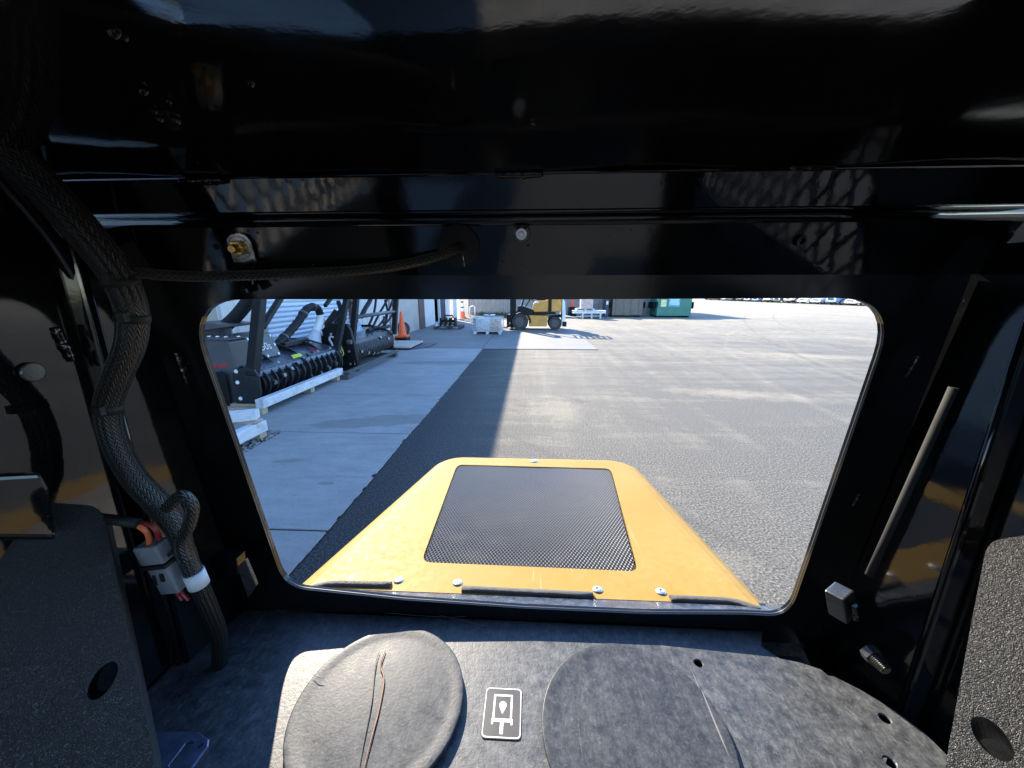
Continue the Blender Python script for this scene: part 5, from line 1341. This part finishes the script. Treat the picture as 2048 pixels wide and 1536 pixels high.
s = MB(); s.prism([(x, Yn + 0.045, z) for x, z in ((fx0 + 0.18, 0.625), (fx1 + 0.02, 0.66), (fx1 + 0.02, 0.72), (fx0 + 0.18, 0.69))], (0, Wd - 0.09, 0)); s.build('black_belt', 'machblack', FK)
hoodp = [(fx0 + 0.50, 0.73), (fx1 - 0.28, 0.75), (fx1 - 0.28, 1.23), (fx0 + 0.62, 1.16), (fx0 + 0.54, 1.05)]
s = MB(); s.prism([(x, Yn + 0.14, z) for x, z in hoodp], (0, Wd - 0.28, 0)); s.build('engine_cover', 'yellow_old', FK, 0.03)
s = MB(); s.prism([(x, Yn + 0.10, z) for x, z in ((fx1 - 0.17, 0.75), (fx1 + 0.26, 0.78), (fx1 + 0.26, 1.22), (fx1 + 0.20, 1.30), (fx1 - 0.17, 1.30))], (0, Wd - 0.2, 0)); s.build('rear_cover', 'yellow_old', FK, 0.03)
s = MB(); s.prism([(x, Yn + 0.05, z) for x, z in ((fx1 + 0.265, 0.34), (fx1 + 0.40, 0.34), (fx1 + 0.42, 0.60), (fx1 + 0.38, 1.12), (fx1 + 0.31, 1.28), (fx1 + 0.265, 1.30))], (0, Wd - 0.1, 0)); s.build('counterweight', 'white', FK, 0.04)
s = MB(); s.span((fx1 + 0.30, Yn + 0.03, 0.16), (fx1 + 0.47, Yn + 0.25, 0.36)); s.build('tail_foot', 'machblack', FK, 0.02)
s = MB(); s.prism([(x, Yn + 0.055, z) for x, z in ((fx1 - 0.30, 0.20), (fx1 - 0.26, 0.60), (fx1 + 0.26, 0.66), (fx1 + 0.26, 0.78), (fx1 + 0.35, 0.3), (fx1 + 0.30, 0.25), (fx1 + 0.29, 0.5), (fx1, 0.58), (fx1 - 0.28, 0.5))], (0, 0.10, 0)); s.build('rear_fender', 'machblack', FK)
arch = [(fx0 + 0.38 * math.cos(R(a)), 0.335 + 0.40 * math.sin(R(a))) for a in range(-10, 191, 20)] + [(fx0 - 0.44 * 1.0, 0.34)] + [(fx0 + 0.46 * math.cos(R(a)), 0.335 + 0.46 * math.sin(R(a))) for a in range(170, -1, -17)]
s = MB(); s.prism([(x, Yn + 0.03, z) for x, z in arch], (0, 0.28, 0)); s.build('front_fender', 'machblack', FK)
s = MB(); s.prism([(x, Yn + 0.07, z) for x, z in ((fx0 - 0.12, 0.78), (fx0 + 0.02, 0.80), (fx0 + 0.48, 0.58), (fx0 + 0.58, 0.80), (fx0 + 0.42, 0.88), (fx0 + 0.10, 0.98), (fx0 - 0.1, 0.98))], (0, Wd - 0.14, 0)); s.build('dash_cowl', 'machblack', FK, 0.02)
s = MB()
for y in (Yn + 0.22, Yf_ - 0.30): s.span((fx0 - 0.42, y, 0.08), (fx0 - 0.20, y + 0.08, 2.15))
s.build('mast_rail', 'machblack', FK, 0.008)
s = MB()
for z in (0.12, 1.0, 2.08): s.span((fx0 - 0.38, Yn + 0.30, z), (fx0 - 0.24, Yf_ - 0.30, z + 0.09))
s.build('mast_crossbar', 'machblack', FK)
s = MB(); s.span((fx0 - 0.52, Yn + 0.06, 0.12), (fx0 - 0.43, Yf_ - 0.06, 0.22)); s.span((fx0 - 0.52, Yn + 0.06, 0.52), (fx0 - 0.43, Yf_ - 0.06, 0.62)); s.span((fx0 - 0.51, Yn + 0.12, 0.22), (fx0 - 0.44, Yn + 0.22, 0.62)); s.build('fork_carriage', 'machblack', FK)
for y in (Yn + 0.25, Yf_ - 0.37):
    s = MB(); s.span((fx0 - 0.565, y, 0.07), (fx0 - 0.525, y + 0.12, 0.62)); s.span((fx0 - 1.2, y, 0.055), (fx0 - 0.57, y + 0.12, 0.085)); s.build('fork', 'machblack', FK)
for y in (Yn + 0.10, Yf_ - 0.16):
    s = MB(); s.bar((fx0 + 0.02, y + 0.03, 0.86), (fx0 + 0.38, y + 0.03, 2.08), 0.06); s.build('guard_post', 'machblack', FK, 0.006)
    s = MB(); s.bar((fx1 - 0.22, y + 0.03, 0.66), (fx1 - 0.20, y + 0.03, 2.08), 0.09); s.build('guard_post', 'machblack', FK, 0.006)
    s = MB(); s.bar((fx0 - 0.02, y + 0.03, 0.90), (fx0 + 0.30, y + 0.03, 2.02), 0.025); s.build('grab_rail', 'white', FK, 0.004)
s = MB()
for y in (Yn + 0.10, Yf_ - 0.17): s.span((fx0 + 0.30, y, 2.08), (fx1 + 0.06, y + 0.07, 2.14))
for k in range(7):
    x = fx0 + 0.30 + k * (fx1 - fx0 - 0.28) / 6; s.span((x, Yn + 0.17, 2.085), (x + 0.05, Yf_ - 0.17, 2.125))
s.build('overhead_guard', 'machblack', FK)
s = MB(); s.span((fx0 + 0.66, Yn + 0.32, 1.20), (fx0 + 1.05, Yf_ - 0.32, 1.31)); s.build('seat_cushion', 'rubber', FK, 0.03)
s = MB(); s.prism([(x, Yn + 0.32, z) for x, z in ((fx0 + 1.05, 1.26), (fx0 + 1.16, 1.26), (fx0 + 1.24, 1.72), (fx0 + 1.16, 1.72))], (0, Wd - 0.64, 0)); s.build('seat_back', 'rubber', FK, 0.03)
s = MB(); c = Vector((fx0 + 0.42, FY + Wd / 2, 1.28)); s.ring(c, (0.55, 0, 0.83), 0.165, 0.19, 0.013, 22); s.bar(c - Vector((0.0, 0.17, 0)), c + Vector((0, 0.17, 0)), 0.025); s.bar(c, (fx0 + 0.2, FY + Wd / 2, 0.92), 0.05); s.build('steering_wheel', 'rubber', FK)
ty = FY + Wd / 2; s = MB(); c0_, c1_ = Vector((fx1 + 0.10, ty - 0.36, 1.50)), Vector((fx1 + 0.10, ty + 0.36, 1.50))
s.tube([c0_ - Vector((0, .05, 0)), c0_ - Vector((0, 0.03, 0)), c0_, c1_, c1_ + Vector((0, .03, 0)), c1_ + Vector((0, .05, 0))], [0.06, 0.13, 0.16, 0.16, 0.13, 0.06], 20); tk = s.build('gas_tank', 'steel', FK)
s = MB(); s.span((fx1 - 0.02, ty - 0.3, 1.31), (fx1 + 0.22, ty - 0.22, 1.36)); s.span((fx1 - 0.02, ty + 0.22, 1.31), (fx1 + 0.22, ty + 0.3, 1.36)); s.build('tank_cradle', 'machblack', FK)
s = MB(); s.span((fx0 + 0.60, Yn + 0.138, 1.10), (fx0 + 0.76, Yn + 0.143, 1.16)); s.build('pale_trim', 'white', FK)

# =================================================================== FAR END: BINS, BEAMS, CONE ON DRUM
def bin_(name, px0, px1, pyb, m, label, depth=1.5, h=1.35, pocket=True):
    a = on_z(px0, pyb, 0); b = on_z(px1, pyb, 0); y = (a.y + b.y) / 2
    t = thing(name, label, 'dumpster', ((a.x + b.x) / 2, y + depth / 2, 0))
    s = MB(); s.prism([(a.x, y, 0.10), (b.x, y, 0.10), (b.x, y - 0.0, h), (a.x, y, h)], (0, depth, 0)); s.build('body', m, t, 0.02)
    for x in (a.x + 0.06, b.x - 0.2):
        s = MB(); s.span((x, y + 0.08, 0.004), (x + 0.14, y + depth - 0.08, 0.099)); s.build('skid_foot', 'machblack', t)
    s = MB(); s.span((a.x - 0.05, y - 0.05, h + 0.001), (b.x + 0.05, y + depth + 0.05, h + 0.06)); s.build('lid', 'rubber', t, 0.01)
    if pocket:
        for x0, x1 in ((a.x - 0.17, a.x - 0.002), (b.x + 0.002, b.x + 0.17)):
            s = MB(); s.span((x0, y + 0.10, 0.55), (x1, y + depth - 0.2, 0.60)); s.span((x0, y + 0.10, 0.90), (x1, y + depth - 0.2, 0.95)); s.span((x0 if x0 < a.x else x1 - 0.04, y + 0.10, 0.60), (x0 + 0.04 if x0 < a.x else x1, y + depth - 0.2, 0.90)); s.build('fork_pocket', 'machblack', t)
    return t, a, b, y
tb_, a, b, y = bin_('waste_bin', 1224, 1284, 634, 'binbrown', 'faded brown steel dumpster beside the navy cabinet')
for k in range(4):
    x = a.x + (b.x - a.x) * (k + 0.5) / 4; s = MB(); s.span((x - 0.03, y - 0.03, 0.12), (x + 0.03, y - 0.001, 1.32)); s.build('wall_rib', 'binbrown', tb_)
tg_, a, b, y = bin_('green_waste_bin', 1313, 1380, 635, 'green', 'green steel dumpster with cream and teal notices on its front')
w_ = b.x - a.x
s = MB(); s.span((a.x + w_ * 0.10, y - 0.012, 0.66), (a.x + w_ * 0.26, y - 0.001, 1.10)); s.build('cream_notice', 'cream', tg_)
s = MB(); s.span((a.x + w_ * 0.33, y - 0.012, 0.68), (a.x + w_ * 0.65, y - 0.001, 1.15)); no = s.build('teal_notice', 'teal', tg_)
s = MB()
for k, (u0, u1, z) in enumerate(((0.36, 0.62, 1.06), (0.37, 0.61, 0.98), (0.35, 0.50, 0.88), (0.52, 0.62, 0.88), (0.36, 0.62, 0.80))): s.span((a.x + w_ * u0, y - 0.018, z), (a.x + w_ * u1, y - 0.0135, z + 0.045))
s.build('notice_print', 'white', no)
s = MB(); s.span((a.x - 0.01, y - 0.02, 0.60), (a.x + 0.03, y + 0.01, 0.95)); s.build('corner_handle', 'machblack', tg_)
# navy cabinet
a = on_z(1209, 634, 0); b = on_z(1222, 634, 0)
t = thing('navy_cabinet', 'tall dark navy cabinet with a white notice beside the brown dumpster', 'cabinet', (a.x + 0.2, a.y, 0))
s = MB(); s.span((a.x, a.y, 0.0), (b.x - 0.19, a.y + 0.8, 1.9)); s.build('body', 'binnavy', t, 0.02)
s = MB(); s.span((a.x + 0.07, a.y - 0.012, 0.78), (a.x + 0.19, a.y - 0.001, 1.0)); s.build('notice', 'white', t)
# beams on bearers, boxes above, drum with cone
a = on_z(1146, 637, 0); b = on_z(1211, 637, 0); y = a.y
pb = thing('timber_stand', 'pale timber bearers carrying the white beams', 'pallet', ((a.x + b.x) / 2, y, 0))
xm0, xm1 = a.x + (b.x - a.x) * 0.27, a.x + (b.x - a.x) * 0.86
for k in range(3):
    x = xm0 + (xm1 - xm0 - 0.1) * k / 2
    s = MB(); s.span((x, y, 0.0), (x + 0.1, y + 0.9, 0.13)); s.span((x, y, 0.17), (x + 0.1, y + 0.9, 0.30)); s.build('bearer', 'wood_grey', pb)
s = MB(); s.span((xm0, y, 0.131), (xm1, y + 0.9, 0.169)); s.build('deck', 'wood_grey', pb)
for k in range(3):
    s = MB(); s.span((a.x, y + 0.02 + 0.3 * k, 0.302), (b.x, y + 0.27 + 0.3 * k, 0.335)); s.span((a.x, y + 0.02 + 0.3 * k, 0.435), (b.x, y + 0.27 + 0.3 * k, 0.47)); s.span((a.x, y + 0.13 + 0.3 * k, 0.335), (b.x, y + 0.16 + 0.3 * k, 0.435))
    solo(s, 'steel_beam', 'white', 'white flanged steel beam lying on the timber bearers', 'beam', 'white beams on bearers')
pallet(Vector(((a.x + b.x) / 2 - 0.25, y + 0.5, 0.472)), 1.1, 0.8, 'small pale pallet lying on top of the white beams', 'wood_grey', 0.12)
s = MB(); zz = 0.594; xx = (a.x + b.x) / 2 - 0.15; s.span((xx - 0.36, y + 0.2, zz), (xx + 0.36, y + 0.8, zz + 0.85)); s.span((xx - 0.34, y + 0.22, zz + 0.852), (xx + 0.34, y + 0.78, zz + 0.9)); solo(s, 'pink_wrapped_box', 'pinkbox', 'pale pink wrapped box standing on the small pallet', 'box', bevel=0.02)
d_ = on_z(1144, 633, 0); s = MB(); s.lathe([(0, 0), (0.27, 0), (0.28, 0.05), (0.265, 0.25), (0.28, 0.27), (0.265, 0.30), (0.265, 0.52), (0.28, 0.55), (0.27, 0.60), (0.0, 0.60)], (d_.x, d_.y, 0), 24); solo(s, 'steel_drum', 'rubber', 'black drum with an orange cone on top beside the beams', 'drum')
cone((d_.x, d_.y, 0.601), 0.72, 'orange traffic cone standing on top of the black drum', 0.04)
s = MB(); q0 = on_z(1130, 632, 0.2); s.tube([q0, q0 + Vector((0.5, -0.2, -0.05)), q0 + Vector((0.9, -0.3, 0.0))], 0.02, 8); solo(s, 'tow_pole', 'white', 'thin pale pole leaning low between the forklift and the beams', 'pole')

# =================================================================== PARKED VEHICLES ALONG THE FAR RIGHT SIDE
def car(y, x, m, kind, label):
    """nose towards the lot (-x)"""
    t = thing('parked_car', label, kind, (x + 2.2, y, 0), 'vehicles parked along the far side of the lot')
    if kind == 'van': pr_ = [(0, 0.35), (0.02, 0.85), (0.5, 1.05), (1.1, 1.95), (4.6, 2.0), (4.7, 0.35)]; ws = [(0.55, 1.10), (1.05, 1.85)]
    elif kind == 'pickup': pr_ = [(0, 0.45), (0.02, 1.0), (1.3, 1.12), (2.0, 1.78), (3.3, 1.80), (3.5, 1.15), (5.2, 1.15), (5.25, 0.45)]; ws = [(1.36, 1.17), (1.95, 1.72)]
    else: pr_ = [(0, 0.3), (0.02, 0.62), (0.3, 0.78), (1.2, 0.95), (1.95, 1.42), (3.2, 1.45), (4.1, 1.0), (4.3, 0.9), (4.32, 0.3)]; ws = [(1.26, 0.99), (1.9, 1.38)]
    hw = 0.9
    s = MB(); s.prism([(x + a, y - hw, z) for a, z in pr_], (0, 2 * hw, 0)); body = s.build('body', m, t, 0.06)
    (a0, z0_), (a1, z1_) = ws; nn = Vector((-(z1_ - z0_), 0, a1 - a0)).normalized() * 0.012
    s = MB(); s.prism([Vector((x + a0, y - 0.74, z0_)) + nn, Vector((x + a0, y + 0.74, z0_)) + nn, Vector((x + a1, y + 0.64, z1_)) + nn, Vector((x + a1, y - 0.64, z1_)) + nn], nn * 0.3); s.build('windscreen', 'glass', t)
    s = MB(); zb_, zt_ = (0.99, 1.37) if kind == 'car' else ((1.1, 1.75) if kind == 'van' else (1.18, 1.68))
    aw0, aw1 = (a1 + 0.05, a1 + 1.2)
    for sg in (-1, 1): s.prism([(x + aw0 - 0.35, y + sg * 0.905, zb_), (x + aw1, y + sg * 0.905, zb_), (x + aw1, y + sg * 0.905, zt_), (x + aw0, y + sg * 0.905, zt_)], (0, sg * 0.006, 0))
    s.build('side_window', 'glass', t)
    rw = 0.33 if kind == 'car' else 0.38
    for wx in (0.8, pr_[-1][0] - 0.85):
        for sg in (-1, 1):
            s = MB(); c = Vector((x + wx, y + sg * 0.83, rw)); s.ring(c, (0, 1, 0), rw * 0.6, rw, 0.11, 18); wh = s.build('wheel', 'tyre', t)
            s = MB(); s.cyl(c - Vector((0, 0.09, 0)), c + Vector((0, 0.09, 0)), rw * 0.6, 14); s.build('rim', 'carsilver', wh)
    zl = 0.62 if kind == 'car' else 0.80
    for sg in (-1, 1):
        s = MB(); s.span((x - 0.03, y + sg * 0.66 - 0.16, zl - 0.08), (x + 0.05, y + sg * 0.66 + 0.16, zl + 0.07)); s.build('headlight', 'lamp', t, 0.02)
    s = MB(); s.span((x - 0.035, y - 0.42, zl - 0.16), (x + 0.04, y + 0.42, zl + 0.04)); s.build('grille', 'machblack', t)
    s = MB(); s.span((x - 0.06, y - 0.86, 0.30), (x + 0.04, y + 0.86, 0.44)); s.build('bumper', 'machblack' if kind != 'car' else m, t, 0.03)
specs = [('carwhite', 'pickup', 'white pickup'), ('carsilver', 'car', 'silver car'), ('carwhite', 'van', 'white van'), ('carwhite', 'car', 'white car'), ('carblue', 'van', 'blue van'), ('carblue', 'car', 'blue car'), ('carwhite', 'pickup', 'white pickup'), ('carblack', 'car', 'black car')]
yy = 42.5; order = [0, 2, 3, 4, 1, 3, 0, 7, 2, 5, 1, 0, 7, 3, 2, 1, 7]
cnt = {}
names = []
for k, i in enumerate(order):
    names.append(specs[i][2])
for k, i in enumerate(order):
    m, kind, nm = specs[i]
    prev = names[k - 1] if k else None; nxt = names[k + 1] if k + 1 < len(names) else None
    if prev is None: lab = f'{nm} at the dumpster-facing end of the parked row, beside a {nxt}' if False else f'{nm} at the near end of the parked row beside a {nxt}'
    elif nxt is None: lab = f'{nm} at the far end of the parked row beside a {prev}'
    else: lab = f'{nm} parked in the row between a {prev} and a {nxt}'
    car(yy, 38.6 + 0.0 * yy + (k % 3) * 0.12, m, kind, lab)
    yy += 2.75
